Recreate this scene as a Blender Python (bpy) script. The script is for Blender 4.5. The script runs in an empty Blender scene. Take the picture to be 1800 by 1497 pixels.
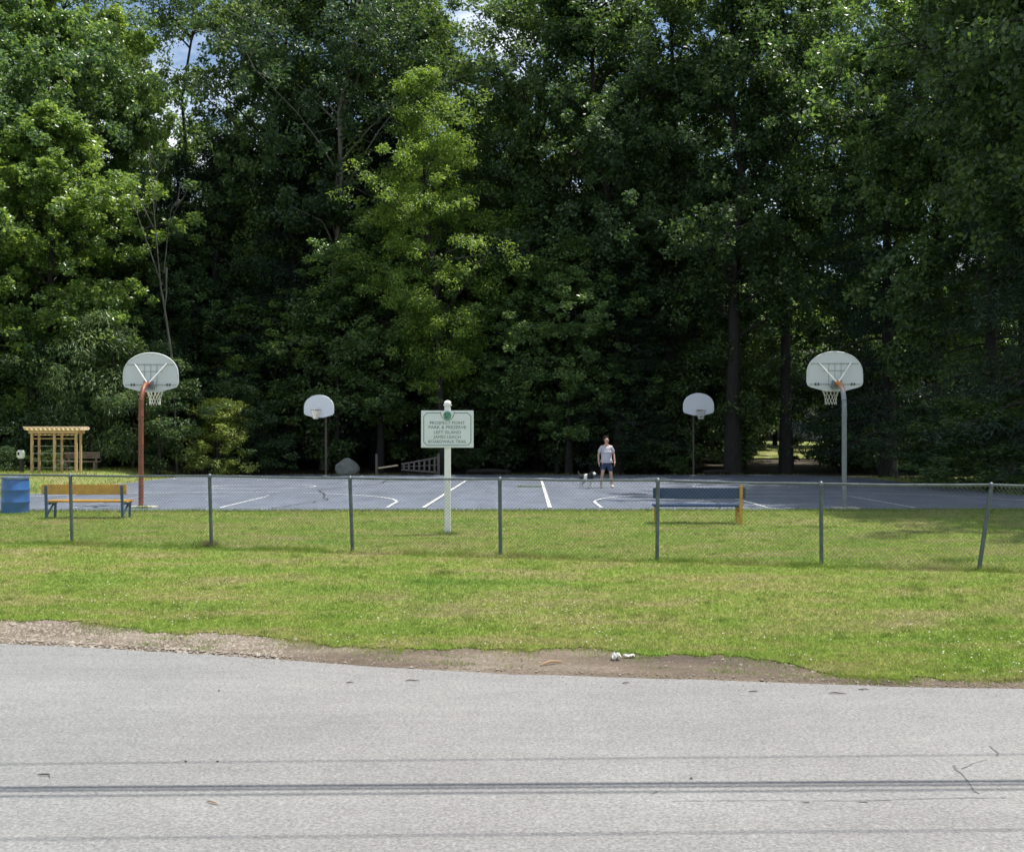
import bpy, bmesh, math, random
import numpy as np
from mathutils import Vector, Matrix

# ------------------------------------------------------------------ camera, sky, sun, exposure
scn = bpy.context.scene
CAMZ = 2.03
FOC = 2050.0            # focal length in photograph pixels (1800 wide)
HY = 754.0              # horizon row
cam_d = bpy.data.cameras.new('camera'); cam = bpy.data.objects.new('camera', cam_d)
scn.collection.objects.link(cam); scn.camera = cam
cam_d.sensor_width = 36.0; cam_d.lens = 36.0 * FOC / 1800.0
cam_d.clip_start = 0.1; cam_d.clip_end = 1500
cam.location = (0, 0, CAMZ)
cam.rotation_euler = (math.radians(90) + math.atan((HY - 748.5) / FOC), 0, 0)

SUN_VEC = Vector((0.37, 0.13, 1.0)).normalized()
elev = math.asin(SUN_VEC.z); azim = math.atan2(SUN_VEC.x, SUN_VEC.y)
w = bpy.data.worlds.new('World'); scn.world = w; w.use_nodes = True
nt = w.node_tree; nt.nodes.clear()
wo = nt.nodes.new('ShaderNodeOutputWorld'); bg = nt.nodes.new('ShaderNodeBackground')
sky = nt.nodes.new('ShaderNodeTexSky'); sky.sky_type = 'NISHITA'; sky.sun_disc = False
sky.sun_elevation = elev; sky.sun_rotation = azim
sky.air_density = 1.0; sky.dust_density = 0.6; sky.ozone_density = 1.2
tc = nt.nodes.new('ShaderNodeTexCoord'); mp = nt.nodes.new('ShaderNodeMapping'); mp.inputs['Scale'].default_value = (1, 1, 2.2)
mp.inputs['Location'].default_value = (3.1, 0.4, 0.0)
cn = nt.nodes.new('ShaderNodeTexNoise'); cn.inputs['Scale'].default_value = 3.2; cn.inputs['Detail'].default_value = 7; cn.inputs['Roughness'].default_value = .55
cr = nt.nodes.new('ShaderNodeValToRGB'); cr.color_ramp.elements[0].position = .47; cr.color_ramp.elements[1].position = .60
mx = nt.nodes.new('ShaderNodeMix'); mx.data_type = 'RGBA'
mx.inputs[7].default_value = (11.0, 11.3, 11.8, 1)
nt.links.new(tc.outputs['Generated'], mp.inputs[0]); nt.links.new(mp.outputs[0], cn.inputs[0]); nt.links.new(cn.outputs[0], cr.inputs[0])
nt.links.new(cr.outputs[0], mx.inputs[0]); nt.links.new(sky.outputs[0], mx.inputs[6]); nt.links.new(mx.outputs[2], bg.inputs[0])
bg.inputs[1].default_value = 0.11
nt.links.new(bg.outputs[0], wo.inputs[0])
sd = bpy.data.lights.new('sun', 'SUN'); sd.energy = 5.0; sd.angle = math.radians(.5); sd.color = (1, .955, .88)
so = bpy.data.objects.new('sun', sd); scn.collection.objects.link(so)
so.rotation_euler = SUN_VEC.to_track_quat('Z', 'Y').to_euler()
scn.view_settings.view_transform = 'Standard'; scn.view_settings.look = 'None'
scn.view_settings.exposure = 0.40; scn.view_settings.gamma = 1; scn.view_settings.use_curve_mapping = False
scn.render.engine = 'CYCLES'
scn.cycles.use_denoising = True
scn.cycles.max_bounces = 6; scn.cycles.diffuse_bounces = 3; scn.cycles.glossy_bounces = 2
scn.cycles.transmission_bounces = 3; scn.cycles.transparent_max_bounces = 4
scn.cycles.sample_clamp_indirect = 6

# ------------------------------------------------------------------ helpers
random.seed(7); rng = np.random.default_rng(11)
COL = scn.collection

def interp(x, xs, ys):
    if x <= xs[0]: return ys[0] + (x - xs[0]) * (ys[1] - ys[0]) / (xs[1] - xs[0])
    if x >= xs[-1]: return ys[-1] + (x - xs[-1]) * (ys[-1] - ys[-2]) / (xs[-1] - xs[-2])
    return float(np.interp(x, xs, ys))
def vint(x, xs, ys):
    x = np.asarray(x, float); xs = np.array(xs); ys = np.array(ys)
    r = np.interp(x, xs, ys)
    r = np.where(x < xs[0], ys[0] + (x - xs[0]) * (ys[1] - ys[0]) / (xs[1] - xs[0]), r)
    r = np.where(x > xs[-1], ys[-1] + (x - xs[-1]) * (ys[-1] - ys[-2]) / (xs[-1] - xs[-2]), r)
    return r
def pts_to_line(pts, z):      # photograph pixels on the plane z -> world polyline
    P = []
    for px, py in pts:
        D = FOC * (CAMZ - z) / (py - HY); P.append(((px - 900) * D / FOC, D))
    return [p[0] for p in P], [p[1] for p in P]
ROADZ = -0.42
RX, RY = pts_to_line([(0, 1130), (300, 1146), (600, 1166), (900, 1185), (1200, 1193), (1500, 1203), (1800, 1211)], ROADZ)
GX, GY = pts_to_line([(0, 1093), (150, 1099), (300, 1111), (450, 1121), (600, 1138), (700, 1145), (820, 1140), (950, 1142), (1050, 1146), (1150, 1156), (1300, 1156), (1400, 1172), (1450, 1186), (1600, 1188), (1800, 1198)], ROADZ + .02)
FXs, FYs = pts_to_line([(125, 957), (370, 960), (618, 966), (880, 979), (1155, 984), (1444, 995), (1722, 1003)], -0.02)
def fence_y(x): return 18.72 - .262 * np.asarray(x)

def sstep(t):
    t = np.clip(t, 0, 1); return t * t * (3 - 2 * t)
def terrain(x, y):
    x = np.asarray(x, float); y = np.asarray(y, float)
    re = vint(x, RX, RY); fe = fence_y(x)
    z = np.where(y < re, ROADZ - .03, ROADZ - .03 + .03 * sstep((y - re) / .15))
    z = z + (0 - ROADZ) * sstep((y - re) / np.maximum(fe - re + 1.5, 1))
    z = z - .0075 * np.clip(y - 30, 0, 27)
    z = z + .3 * sstep((-x - 15.5) / 2.5) * sstep((y - 40) / 7)
    z = z + .03 * np.clip(y - 62, 0, 80) + .10 * np.clip(np.abs(x) - 45, 0, 60)*sstep((y-30)/20)
    return z
def TZ(x, y): return float(terrain(x, y))
def at(px, D, z=None):        # world point seen in column px at depth D, on the ground
    x = (px - 900) * D / FOC
    return Vector((x, D, TZ(x, D) if z is None else z))

def np_mesh(name, V, F, mats=(), smooth=False, midx=None):
    me = bpy.data.meshes.new(name)
    V = np.asarray(V, np.float32); F = np.asarray(F, np.int32)
    me.vertices.add(len(V)); me.vertices.foreach_set('co', V.ravel())
    k = F.shape[1]; n = len(F)
    me.loops.add(n * k); me.loops.foreach_set('vertex_index', F.ravel())
    me.polygons.add(n); me.polygons.foreach_set('loop_start', np.arange(0, n * k, k, dtype=np.int32))
    try: me.polygons.foreach_set('loop_total', np.full(n, k, dtype=np.int32))
    except Exception: pass
    if midx is not None: me.polygons.foreach_set('material_index', np.asarray(midx, np.int32))
    me.polygons.foreach_set('use_smooth', np.full(n, smooth))
    me.update(calc_edges=True)
    for m in mats: me.materials.append(m)
    return me

def link(name, me, parent=None, loc=None, rot=None):
    o = bpy.data.objects.new(name, me); COL.objects.link(o)
    if parent is not None: o.parent = parent
    if loc is not None: o.location = loc
    if rot is not None: o.rotation_euler = rot
    return o
def tag(o, label=None, cat=None, group=None, kind=None):
    if label: o['label'] = label
    if cat: o['category'] = cat
    if group: o['group'] = group
    if kind: o['kind'] = kind
    return o
def thing(name, label, cat, loc=(0, 0, 0), rz=0, group=None):
    o = bpy.data.objects.new(name, None); COL.objects.link(o); o.location = loc; o.rotation_euler = (0, 0, rz)
    o.empty_display_size = .3
    return tag(o, label, cat, group)

class MB:
    """collects boxes, bars, tubes; build() links them as one mesh object"""
    def __init__(s): s.bm = bmesh.new()
    def box(s, c, size, rot=None, bevel=0):
        M = Matrix.Translation(c)
        if rot is not None: M = M @ rot
        M = M @ Matrix.Diagonal((size[0], size[1], size[2], 1))
        r = bmesh.ops.create_cube(s.bm, size=1, matrix=M)
        if bevel:
            es = list({e for v in r['verts'] for e in v.link_edges})
            bmesh.ops.bevel(s.bm, geom=es, offset=bevel, segments=2, affect='EDGES', clamp_overlap=True)
        return s
    def bar(s, a, b, w, h, bevel=0):
        a = Vector(a); b = Vector(b); d = b - a
        rot = d.to_track_quat('X', 'Z').to_matrix().to_4x4()
        return s.box((a + b) / 2, (d.length, w, h), rot, bevel)
    def tube(s, pts, r, n=10, cap=True):
        pts = [Vector(p) for p in pts]; rs = r if isinstance(r, (list, tuple)) else [r] * len(pts)
        rings = []; up = None
        for i, p in enumerate(pts):
            d = (pts[min(i + 1, len(pts) - 1)] - pts[max(i - 1, 0)]).normalized()
            if up is None:
                up = d.orthogonal().normalized()
            up = (up - d * up.dot(d)).normalized(); sd_ = d.cross(up)
            rings.append([s.bm.verts.new(p + (up * math.cos(2 * math.pi * k / n) + sd_ * math.sin(2 * math.pi * k / n)) * rs[i]) for k in range(n)])
        for i in range(len(rings) - 1):
            for k in range(n):
                s.bm.faces.new((rings[i][k], rings[i][(k + 1) % n], rings[i + 1][(k + 1) % n], rings[i + 1][k]))
        if cap:
            s.bm.faces.new(rings[0][::-1]); s.bm.faces.new(rings[-1])
        return s
    def lathe(s, prof, n=24, c=(0, 0, 0)):
        rings = []
        for r, z in prof:
            rings.append([s.bm.verts.new((c[0] + r * math.cos(2 * math.pi * k / n), c[1] + r * math.sin(2 * math.pi * k / n), c[2] + z)) for k in range(n)])
        for i in range(len(rings) - 1):
            for k in range(n):
                s.bm.faces.new((rings[i][k], rings[i][(k + 1) % n], rings[i + 1][(k + 1) % n], rings[i + 1][k]))
        s.bm.faces.new(rings[0][::-1]); s.bm.faces.new(rings[-1])
        return s
    def prism(s, poly, y0, y1):       # poly of (x,z), extruded along y
        a = [s.bm.verts.new((x, y0, z)) for x, z in poly]; b = [s.bm.verts.new((x, y1, z)) for x, z in poly]
        n = len(poly)
        s.bm.faces.new(a); s.bm.faces.new(b[::-1])
        for i in range(n): s.bm.faces.new((a[i], b[i], b[(i + 1) % n], a[(i + 1) % n]))
        return s
    def build(s, name, mat, parent=None, loc=None, rot=None, smooth=False):
        bmesh.ops.recalc_face_normals(s.bm, faces=s.bm.faces)
        me = bpy.data.meshes.new(name); s.bm.to_mesh(me); s.bm.free()
        if smooth:
            me.polygons.foreach_set('use_smooth', np.full(len(me.polygons), True))
            try: me.set_sharp_from_angle(angle=math.radians(40))
            except Exception: pass
        for m in (mat if isinstance(mat, (list, tuple)) else [mat]): me.materials.append(m)
        return link(name, me, parent, loc, rot)

# ------------------------------------------------------------------ materials
def newmat(name):
    m = bpy.data.materials.new(name); m.use_nodes = True
    t = m.node_tree; t.nodes.clear()
    out = t.nodes.new('ShaderNodeOutputMaterial'); b = t.nodes.new('ShaderNodeBsdfPrincipled')
    t.links.new(b.outputs[0], out.inputs[0])
    return m, t, b, out
def c4(c): return (c[0], c[1], c[2], 1)
def noise(t, scale, detail=4, rough=.5, coord='Object', stretch=None):
    tc = t.nodes.new('ShaderNodeTexCoord'); n = t.nodes.new('ShaderNodeTexNoise')
    n.inputs['Scale'].default_value = scale; n.inputs['Detail'].default_value = detail; n.inputs['Roughness'].default_value = rough
    if stretch:
        mp = t.nodes.new('ShaderNodeMapping'); mp.inputs['Scale'].default_value = stretch
        t.links.new(tc.outputs[coord], mp.inputs[0]); t.links.new(mp.outputs[0], n.inputs[0])
    else: t.links.new(tc.outputs[coord], n.inputs[0])
    return n.outputs[0]
def ramp(t, fac, stops, interp_='LINEAR'):
    r = t.nodes.new('ShaderNodeValToRGB'); r.color_ramp.interpolation = interp_
    e = r.color_ramp.elements
    while len(e) < len(stops): e.new(.5)
    for i, (p, c) in enumerate(stops):
        e[i].position = p; e[i].color = c4(c) if isinstance(c, (tuple, list)) else (c, c, c, 1)
    t.links.new(fac, r.inputs[0]); return r.outputs[0]
def mix(t, fac, a, b, mode='MIX'):
    m = t.nodes.new('ShaderNodeMix'); m.data_type = 'RGBA'; m.blend_type = mode
    for sock, v in ((0, fac), (6, a), (7, b)):
        if isinstance(v, (int, float)): m.inputs[sock].default_value = v
        elif isinstance(v, (tuple, list)): m.inputs[sock].default_value = c4(v)
        else: t.links.new(v, m.inputs[sock])
    return m.outputs[2]
def bump(t, b, h, strength=.3, dist=.01):
    n = t.nodes.new('ShaderNodeBump'); n.inputs['Strength'].default_value = strength; n.inputs['Distance'].default_value = dist
    t.links.new(h, n.inputs['Height']); t.links.new(n.outputs[0], b.inputs['Normal'])
def plain(name, col, rough=.6, metal=0, var=.25, scale=8, dirt=None, dirt_scale=3, dirt_amt=.5, bumpv=0):
    m, t, b, o = newmat(name)
    n = noise(t, scale, 5, .6)
    lo = tuple(c * (1 - var) for c in col); hi = tuple(min(1, c * (1 + var)) for c in col)
    c = ramp(t, n, [(.3, lo), (.7, hi)])
    if dirt:
        d = ramp(t, noise(t, dirt_scale, 6, .7), [(.5 - .1, 0.0), (.5 + .14, dirt_amt)])
        c = mix(t, d, c, dirt)
    t.links.new(c, b.inputs['Base Color']); b.inputs['Roughness'].default_value = rough; b.inputs['Metallic'].default_value = metal
    if bumpv: bump(t, b, n, bumpv, .01)
    return m

# road: worn light grey asphalt with visible aggregate
def m_road():
    m, t, b, o = newmat('road_asphalt')
    big = ramp(t, noise(t, .35, 5, .6), [(.3, (.190, .190, .186)), (.7, (.230, .230, .224))])
    mid = ramp(t, noise(t, 2.2, 5, .65, stretch=(1, 2.5, 1)), [(.3, .93), (.72, 1.06)])
    c = mix(t, 1.0, big, mid, 'MULTIPLY')
    sp = ramp(t, noise(t, 36, 4, .8), [(.34, .60), (.47, .92), (.56, 1.07), (.68, 1.42)])
    c = mix(t, 1.0, c, sp, 'MULTIPLY')
    v = t.nodes.new('ShaderNodeTexVoronoi'); v.inputs['Scale'].default_value = 62
    tcn = t.nodes.new('ShaderNodeTexCoord'); t.links.new(tcn.outputs['Object'], v.inputs['Vector'])
    g = ramp(t, v.outputs['Color'], [(.1, .70), (.5, 1.0), (.95, 1.30)])
    c = mix(t, .6, c, g, 'MULTIPLY')
    st = ramp(t, noise(t, .55, 6, .7, stretch=(.25, 2.2, 1)), [(.36, .93), (.5, 1.0), (.64, 1.05)])
    c = mix(t, 1.0, c, st, 'MULTIPLY')
    sk = ramp(t, noise(t, 1.7, 6, .75), [(.60, (1, 1, 1)), (.74, (.82, .83, .84))])
    c = mix(t, 1.0, c, sk, 'MULTIPLY')
    wr = ramp(t, noise(t, .12, 2, .5, stretch=(1, .3, 1)), [(.4, (1.02, 1.0, .985)), (.6, (.985, 1.0, .995))])
    c = mix(t, 1.0, c, wr, 'MULTIPLY')
    t.links.new(c, b.inputs['Base Color']); b.inputs['Roughness'].default_value = .85
    bump(t, b, sp, .5, .004)
    return m
def m_court():
    m, t, b, o = newmat('court_asphalt')
    big = ramp(t, noise(t, .25, 6, .6, stretch=(1, .5, 1)), [(.25, (.098, .117, .158)), (.75, (.142, .164, .212))])
    sp = ramp(t, noise(t, 22, 4, .75), [(.3, .72), (.7, 1.3)])
    c = mix(t, 1.0, big, sp, 'MULTIPLY')
    st = ramp(t, noise(t, 1.1, 6, .75, stretch=(1, .35, 1)), [(.38, .80), (.52, 1.0), (.68, 1.20)])
    c = mix(t, 1.0, c, st, 'MULTIPLY')
    t.links.new(c, b.inputs['Base Color']); b.inputs['Roughness'].default_value = .75
    bump(t, b, sp, .3, .004); return m
def grass_color(t):
    n1 = noise(t, .35, 5, .65, stretch=(.8, 1, 1)); n2 = noise(t, 1.1, 7, .7, stretch=(.5, 1.3, 1)); n3 = noise(t, 9, 4, .7)
    a = ramp(t, n1, [(.3, (.140, .225, .034)), (.5, (.210, .275, .048)), (.68, (.280, .280, .085))])
    c2 = ramp(t, n2, [(.30, (.110, .215, .026)), (.46, (.205, .285, .046)), (.55, (.290, .280, .100)), (.66, (.36, .285, .180))])
    c = mix(t, .65, a, c2)
    return mix(t, 1.0, c, ramp(t, n3, [(.3, .72), (.7, 1.28)]), 'MULTIPLY')
def m_lawn():
    m, t, b, o = newmat('lawn_turf')
    c = mix(t, 1.0, grass_color(t), (.85, .82, .80), 'MULTIPLY')
    c = mix(t, ramp(t, noise(t, 3.0, 6, .7), [(.55, 0.), (.75, .6)]), c, (.15, .12, .07))
    t.links.new(c, b.inputs['Base Color']); b.inputs['Roughness'].default_value = .9
    bump(t, b, noise(t, 30, 4, .7), .8, .02); return m
def m_blade(name, tint=(1, 1, 1), base=None):
    m, t, b, o = newmat(name)
    c = grass_color(t) if base is None else ramp(t, noise(t, 2, 4), [(.3, tuple(x * .75 for x in base)), (.7, tuple(x * 1.25 for x in base))])
    g = t.nodes.new('ShaderNodeNewGeometry')
    rv = ramp(t, g.outputs['Random Per Island'], [(0, (.62, .75, .6)), (.5, (1, 1, 1)), (.85, (1.25, 1.15, 1.1)), (1, (1.6, 1.35, 1.7))])
    c = mix(t, 1.0, c, rv, 'MULTIPLY'); c = mix(t, 1.0, c, tint, 'MULTIPLY')
    t.links.new(c, b.inputs['Base Color']); b.inputs['Roughness'].default_value = .6
    b.inputs['Specular IOR Level'].default_value = .25
    tr = t.nodes.new('ShaderNodeBsdfTranslucent'); t.links.new(c, tr.inputs[0])
    ms = t.nodes.new('ShaderNodeMixShader'); ms.inputs[0].default_value = .45
    t.links.new(b.outputs[0], ms.inputs[1]); t.links.new(tr.outputs[0], ms.inputs[2]); t.links.new(ms.outputs[0], o.inputs[0])
    return m
def m_leaf(name, col, trans, rough=.42, spec=.5, objvar=.35, tw=.38):
    m, t, b, o = newmat(name)
    g = t.nodes.new('ShaderNodeNewGeometry'); oi = t.nodes.new('ShaderNodeObjectInfo')
    rv = ramp(t, g.outputs['Random Per Island'], [(0, (.45, .55, .60)), (.45, (.90, .96, .95)), (.8, (1.25, 1.22, 1.05)), (1, (1.85, 1.65, 1.35))])
    ov = ramp(t, oi.outputs['Random'], [(0, (1 - objvar, 1 - objvar * .8, 1 - objvar * .4)), (.5, (1, 1, 1)), (1, (1 + objvar * 1.1, 1 + objvar * .8, 1 + objvar * .1))])
    pn = ramp(t, noise(t, .55, 3, .5), [(.35, (.78, .84, .9)), (.65, (1.22, 1.16, 1.0))])
    def chain(base):
        c = mix(t, 1.0, base, rv, 'MULTIPLY'); c = mix(t, 1.0, c, ov, 'MULTIPLY'); return mix(t, 1.0, c, pn, 'MULTIPLY')
    t.links.new(chain(col), b.inputs['Base Color']); b.inputs['Roughness'].default_value = rough
    b.inputs['Specular IOR Level'].default_value = spec
    tr = t.nodes.new('ShaderNodeBsdfTranslucent'); t.links.new(chain(trans), tr.inputs[0])
    ms = t.nodes.new('ShaderNodeMixShader'); ms.inputs[0].default_value = tw
    t.links.new(b.outputs[0], ms.inputs[1]); t.links.new(tr.outputs[0], ms.inputs[2]); t.links.new(ms.outputs[0], o.inputs[0])
    return m
def m_bark(name, a, bcol):
    m, t, b, o = newmat(name)
    n = noise(t, 5, 6, .7, stretch=(3, 3, .6))
    t.links.new(ramp(t, n, [(.3, a), (.7, bcol)]), b.inputs['Base Color']); b.inputs['Roughness'].default_value = .95
    bump(t, b, n, .8, .03); return m
M = {}
M['road'] = m_road(); M['court'] = m_court(); M['lawn'] = m_lawn()
M['blade'] = m_blade('grass_blade', tint=(1.07, 1.13, 1.06)); M['tallblade'] = m_blade('tall_grass_blade', base=(.17, .25, .05))
M['strawblade'] = m_blade('dry_grass_blade', base=(.26, .23, .11))
M['maple'] = m_leaf('maple_leaf', (.150, .236, .086), (.25, .38, .07), rough=.36, spec=.65, tw=.45)  # sunlit look put into the colour: albedo brighter than the oak's
M['oak'] = m_leaf('oak_leaf', (.080, .135, .055), (.14, .23, .045), tw=.42)  # shade put into the colour: darker than maple so crowns read shaded
M['locust'] = m_leaf('locust_leaf', (.140, .225, .055), (.26, .39, .06), objvar=.15, tw=.5)
M['hemlock'] = m_leaf('hemlock_needle', (.032, .062, .040), (.04, .075, .035), rough=.55, spec=.35, tw=.2)
M['under'] = m_leaf('understory_leaf', (.070, .120, .050), (.12, .20, .04))
M['lime'] = m_leaf('lime_shrub_leaf', (.27, .33, .09), (.42, .50, .09), objvar=.1, tw=.45)
M['willow'] = m_leaf('willow_leaf', (.15, .22, .10), (.20, .30, .09), objvar=.1)
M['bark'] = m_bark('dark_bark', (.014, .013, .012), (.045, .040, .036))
M['pale_bark'] = m_bark('pale_bark', (.12, .11, .095), (.30, .28, .245))
M['deadbark'] = m_bark('dead_grey_bark', (.07, .066, .056), (.14, .135, .12))
M['galv'] = plain('galvanised_steel', (.20, .225, .245), .45, .55, .15, 6, (.16, .16, .15), 2.5, .5)
M['fencepost'] = plain('fence_post_steel', (.105, .135, .145), .5, .4, .25, 9, (.06, .07, .07), 4, .5)
M['fencerail'] = plain('fence_rail_steel', (.15, .18, .19), .45, .5, .25, 9, (.06, .07, .07), 4, .6)
M['wire'] = plain('fence_wire', (.16, .18, .18), .5, .45, .2, 5)
M['rustred'] = plain('red_oxide_paint', (.245, .070, .034), .5, .05, .35, 5, (.13, .045, .026), 2.2, .8)
M['rustorange'] = plain('orange_rust', (.42, .15, .035), .75, 0, .35, 10, (.22, .07, .02), 5, .7)
M['darkpole'] = plain('weathered_dark_steel', (.085, .080, .068), .6, .2, .3, 5, (.13, .09, .06), 2, .6)
M['boardback'] = plain('backboard_paint', (.62, .65, .67), .5, .0, .08, 3, (.48, .53, .52), 3, .5)
M['boardfront'] = plain('white_backboard_paint', (.84, .87, .91), .45, .0, .02, 3, (.76, .80, .82), 2, .3)
M['boardfront_dull'] = plain('scuffed_backboard_paint', (.80, .84, .89), .5, .0, .04, 3, (.70, .74, .78), 3, .4)
M['darksteel'] = plain('dark_steel', (.05, .055, .055), .5, .3, .2, 8)
M['rim'] = plain('rim_paint', (.20, .08, .04), .6, .2, .4, 12, (.07, .05, .04), 9, .7)
M['net'] = plain('net_cord', (.72, .70, .62), .9, 0, .12, 20)
M['white'] = plain('white_paint', (.80, .81, .79), .5, 0, .04, 3, (.62, .63, .58), 4, .4)
M['signface'] = plain('sign_face', (.69, .74, .73), .4, 0, .04, 3, (.60, .67, .64), 2, .3)
M['signgreen'] = plain('sign_green', (.05, .14, .10), .5, 0, .1, 10)
M['signgrey'] = plain('sign_lettering', (.13, .19, .17), .5, 0, .05, 10)
M['lightgreen'] = plain('emblem_green', (.10, .28, .18), .5, 0, .3, 30)
M['yellow'] = plain('yellow_bench_paint', (.58, .32, .03), .5, 0, .18, 5, (.30, .16, .05), 6, .6)
M['blue'] = plain('blue_bench_paint', (.006, .038, .13), .45, 0, .2, 5, (.03, .05, .08), 5, .5)
M['blueframe'] = plain('blue_frame_paint', (.035, .09, .20), .5, .1, .2, 8, (.05, .06, .07), 6, .5)
M['barrel'] = plain('blue_barrel_plastic', (.025, .13, .40), .38, 0, .12, 4, (.05, .10, .2), 3, .5)
M['barreltop'] = plain('barrel_lid', (.07, .12, .22), .4, 0, .3, 6, (.35, .4, .45), 5, .5)
M['pine'] = plain('new_pine_lumber', (.60, .43, .23), .65, 0, .16, 4, (.45, .27, .11), 5, .6)
M['pine2'] = plain('pale_pine_slat', (.78, .63, .44), .65, 0, .12, 4)
M['wirebar'] = plain('grey_rod', (.32, .33, .33), .5, .4, .1, 4)
M['oldwood'] = plain('weathered_wood', (.20, .15, .115), .85, 0, .25, 7)
M['gatewood'] = plain('grey_gate_wood', (.15, .13, .125), .85, 0, .25, 7)
M['rock'] = plain('granite', (.24, .25, .25), .9, 0, .35, 3.5, (.12, .14, .10), 2.5, .7, bumpv=.7)
M['skin'] = plain('skin', (.52, .31, .22), .5, 0, .08, 10)
M['hair'] = plain('dark_hair', (.025, .017, .012), .7, 0, .3, 40)
M['shirt'] = plain('pale_grey_shirt', (.50, .49, .53), .85, 0, .08, 6)
M['shorts'] = plain('navy_shorts', (.030, .048, .105), .85, 0, .2, 8)
M['shoe'] = plain('pale_shoe', (.62, .62, .48), .6, 0, .1, 8)
M['sole'] = plain('shoe_sole', (.25, .25, .2), .8)
M['black'] = plain('black_plastic', (.012, .012, .013), .5, 0, .2, 8)
M['line'] = plain('court_line_paint', (.72, .73, .72), .7, 0, .06, 4, (.22, .25, .30), 1.4, .55)
M['line_old'] = plain('faded_line_paint', (.42, .44, .46), .75, 0, .1, 4, (.16, .18, .23), 2.5, .9)
M['concrete'] = plain('concrete_pad', (.46, .45, .36), .85, 0, .2, 6)
M['paper'] = plain('crumpled_paper', (.78, .77, .72), .8, 0, .06, 6)
M['stick'] = plain('bare_stick', (.36, .23, .13), .8, 0, .25, 8)
M['twig'] = plain('dark_twig', (.09, .07, .05), .9, 0, .3, 8)
M['siding'] = plain('house_siding', (.50, .50, .52), .7, 0, .05, 2)
M['roof'] = plain('roof_shingle', (.09, .09, .095), .9, 0, .25, 5)
M['glass'] = plain('window_glass', (.03, .035, .04), .1, 0, .1, 2)
M['cable'] = plain('black_cable', (.02, .02, .022), .6, 0, .1, 2)
M['utility'] = m_bark('utility_pole_wood', (.10, .075, .05), (.2, .155, .11))
M['pebble'] = plain('pebble', (.29, .25, .205), .85, 0, .35, 9)
M['flower'] = plain('clover_flower', (.75, .74, .66), .8, 0, .08, 30)

def m_verge():
    m, t, b, o = newmat('dirt_verge')
    a = ramp(t, noise(t, .9, 6, .65, stretch=(.5, 1.6, 1)), [(.3, (.078, .058, .040)), (.5, (.165, .126, .090)), (.7, (.27, .228, .18))])
    s = ramp(t, noise(t, 26, 5, .8), [(.3, .55), (.5, 1.0), (.64, 1.25), (.75, 1.7)])
    c = mix(t, 1.0, a, s, 'MULTIPLY')
    t.links.new(c, b.inputs['Base Color']); b.inputs['Roughness'].default_value = .95
    bump(t, b, s, .9, .015); return m
def m_forest():
    m, t, b, o = newmat('forest_floor')
    a = ramp(t, noise(t, .4, 6, .65), [(.3, (.035, .028, .018)), (.6, (.07, .056, .032)), (.8, (.055, .075, .022))])
    s = ramp(t, noise(t, 12, 5, .8), [(.3, .5), (.7, 1.5)])
    t.links.new(mix(t, 1.0, a, s, 'MULTIPLY'), b.inputs['Base Color']); b.inputs['Roughness'].default_value = .95
    bump(t, b, s, .9, .03); return m
M['verge'] = m_verge(); M['forest'] = m_forest()

# ------------------------------------------------------------------ ground, road, verge, lawn, court
def grid_mesh(xs, ys, zfun, mat, off=0, keep=None):
    X, Y = np.meshgrid(xs, ys); Z = zfun(X, Y) + off
    nx, ny = len(xs), len(ys)
    V = np.stack([X.ravel(), Y.ravel(), Z.ravel()], 1)
    i = np.arange(ny - 1)[:, None] * nx + np.arange(nx - 1)[None, :]
    F = np.stack([i, i + 1, i + nx + 1, i + nx], -1).reshape(-1, 4)
    if keep is not None:
        cx = V[F].mean(1); F = F[keep(cx[:, 0], cx[:, 1])]
    return np_mesh('grid', V, F, [mat], True)
xs = np.concatenate([np.linspace(-320, -46, 30), np.linspace(-44, 44, 90), np.linspace(46, 320, 30)])
ys = np.concatenate([np.linspace(-260, 5, 40), np.linspace(6, 32, 80), np.linspace(33, 100, 68), np.linspace(105, 520, 30)])
g = link('ground', grid_mesh(xs, ys, terrain, M['forest'], -.06)); tag(g, 'dark leaf-littered soil under the trees', kind='structure')

# road sheet: far edge follows the measured edge with small ragged offsets
def strip(name, xs, near, far, ny, zfun, mat):
    V = []; n = len(xs)
    for j in range(ny):
        f = j / (ny - 1)
        for k, x in enumerate(xs):
            y = near[k] * (1 - f) + far[k] * f; V.append((x, y, 0))
    V = np.array(V); V[:, 2] = zfun(V[:, 0], V[:, 1])
    i = np.arange(ny - 1)[:, None] * n + np.arange(n - 1)[None, :]
    F = np.stack([i, i + 1, i + n + 1, i + n], -1).reshape(-1, 4)
    return link(name, np_mesh(name, V, F, [mat], True))
def wiggle(xs, amp, f, seed):
    r = np.random.default_rng(seed); out = np.zeros(len(xs))
    for k in range(7):
        fr = f * 1.9 ** k; out += amp / 1.5 ** k * np.sin(xs * fr + r.uniform(0, 6.28))
    return out
xr = np.concatenate([np.linspace(-120, -13, 60), np.arange(-12.9, 12.9, .05), np.linspace(13, 120, 60)])
re = vint(xr, RX, RY); red = re + wiggle(xr, .018, 1.3, 3)
road = strip('road', xr, red * 0 - 6.0 - .2 * xr, red, 10, lambda x, y: np.full_like(x, ROADZ), M['road'])
tag(road, 'light grey worn asphalt road', kind='structure')
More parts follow.
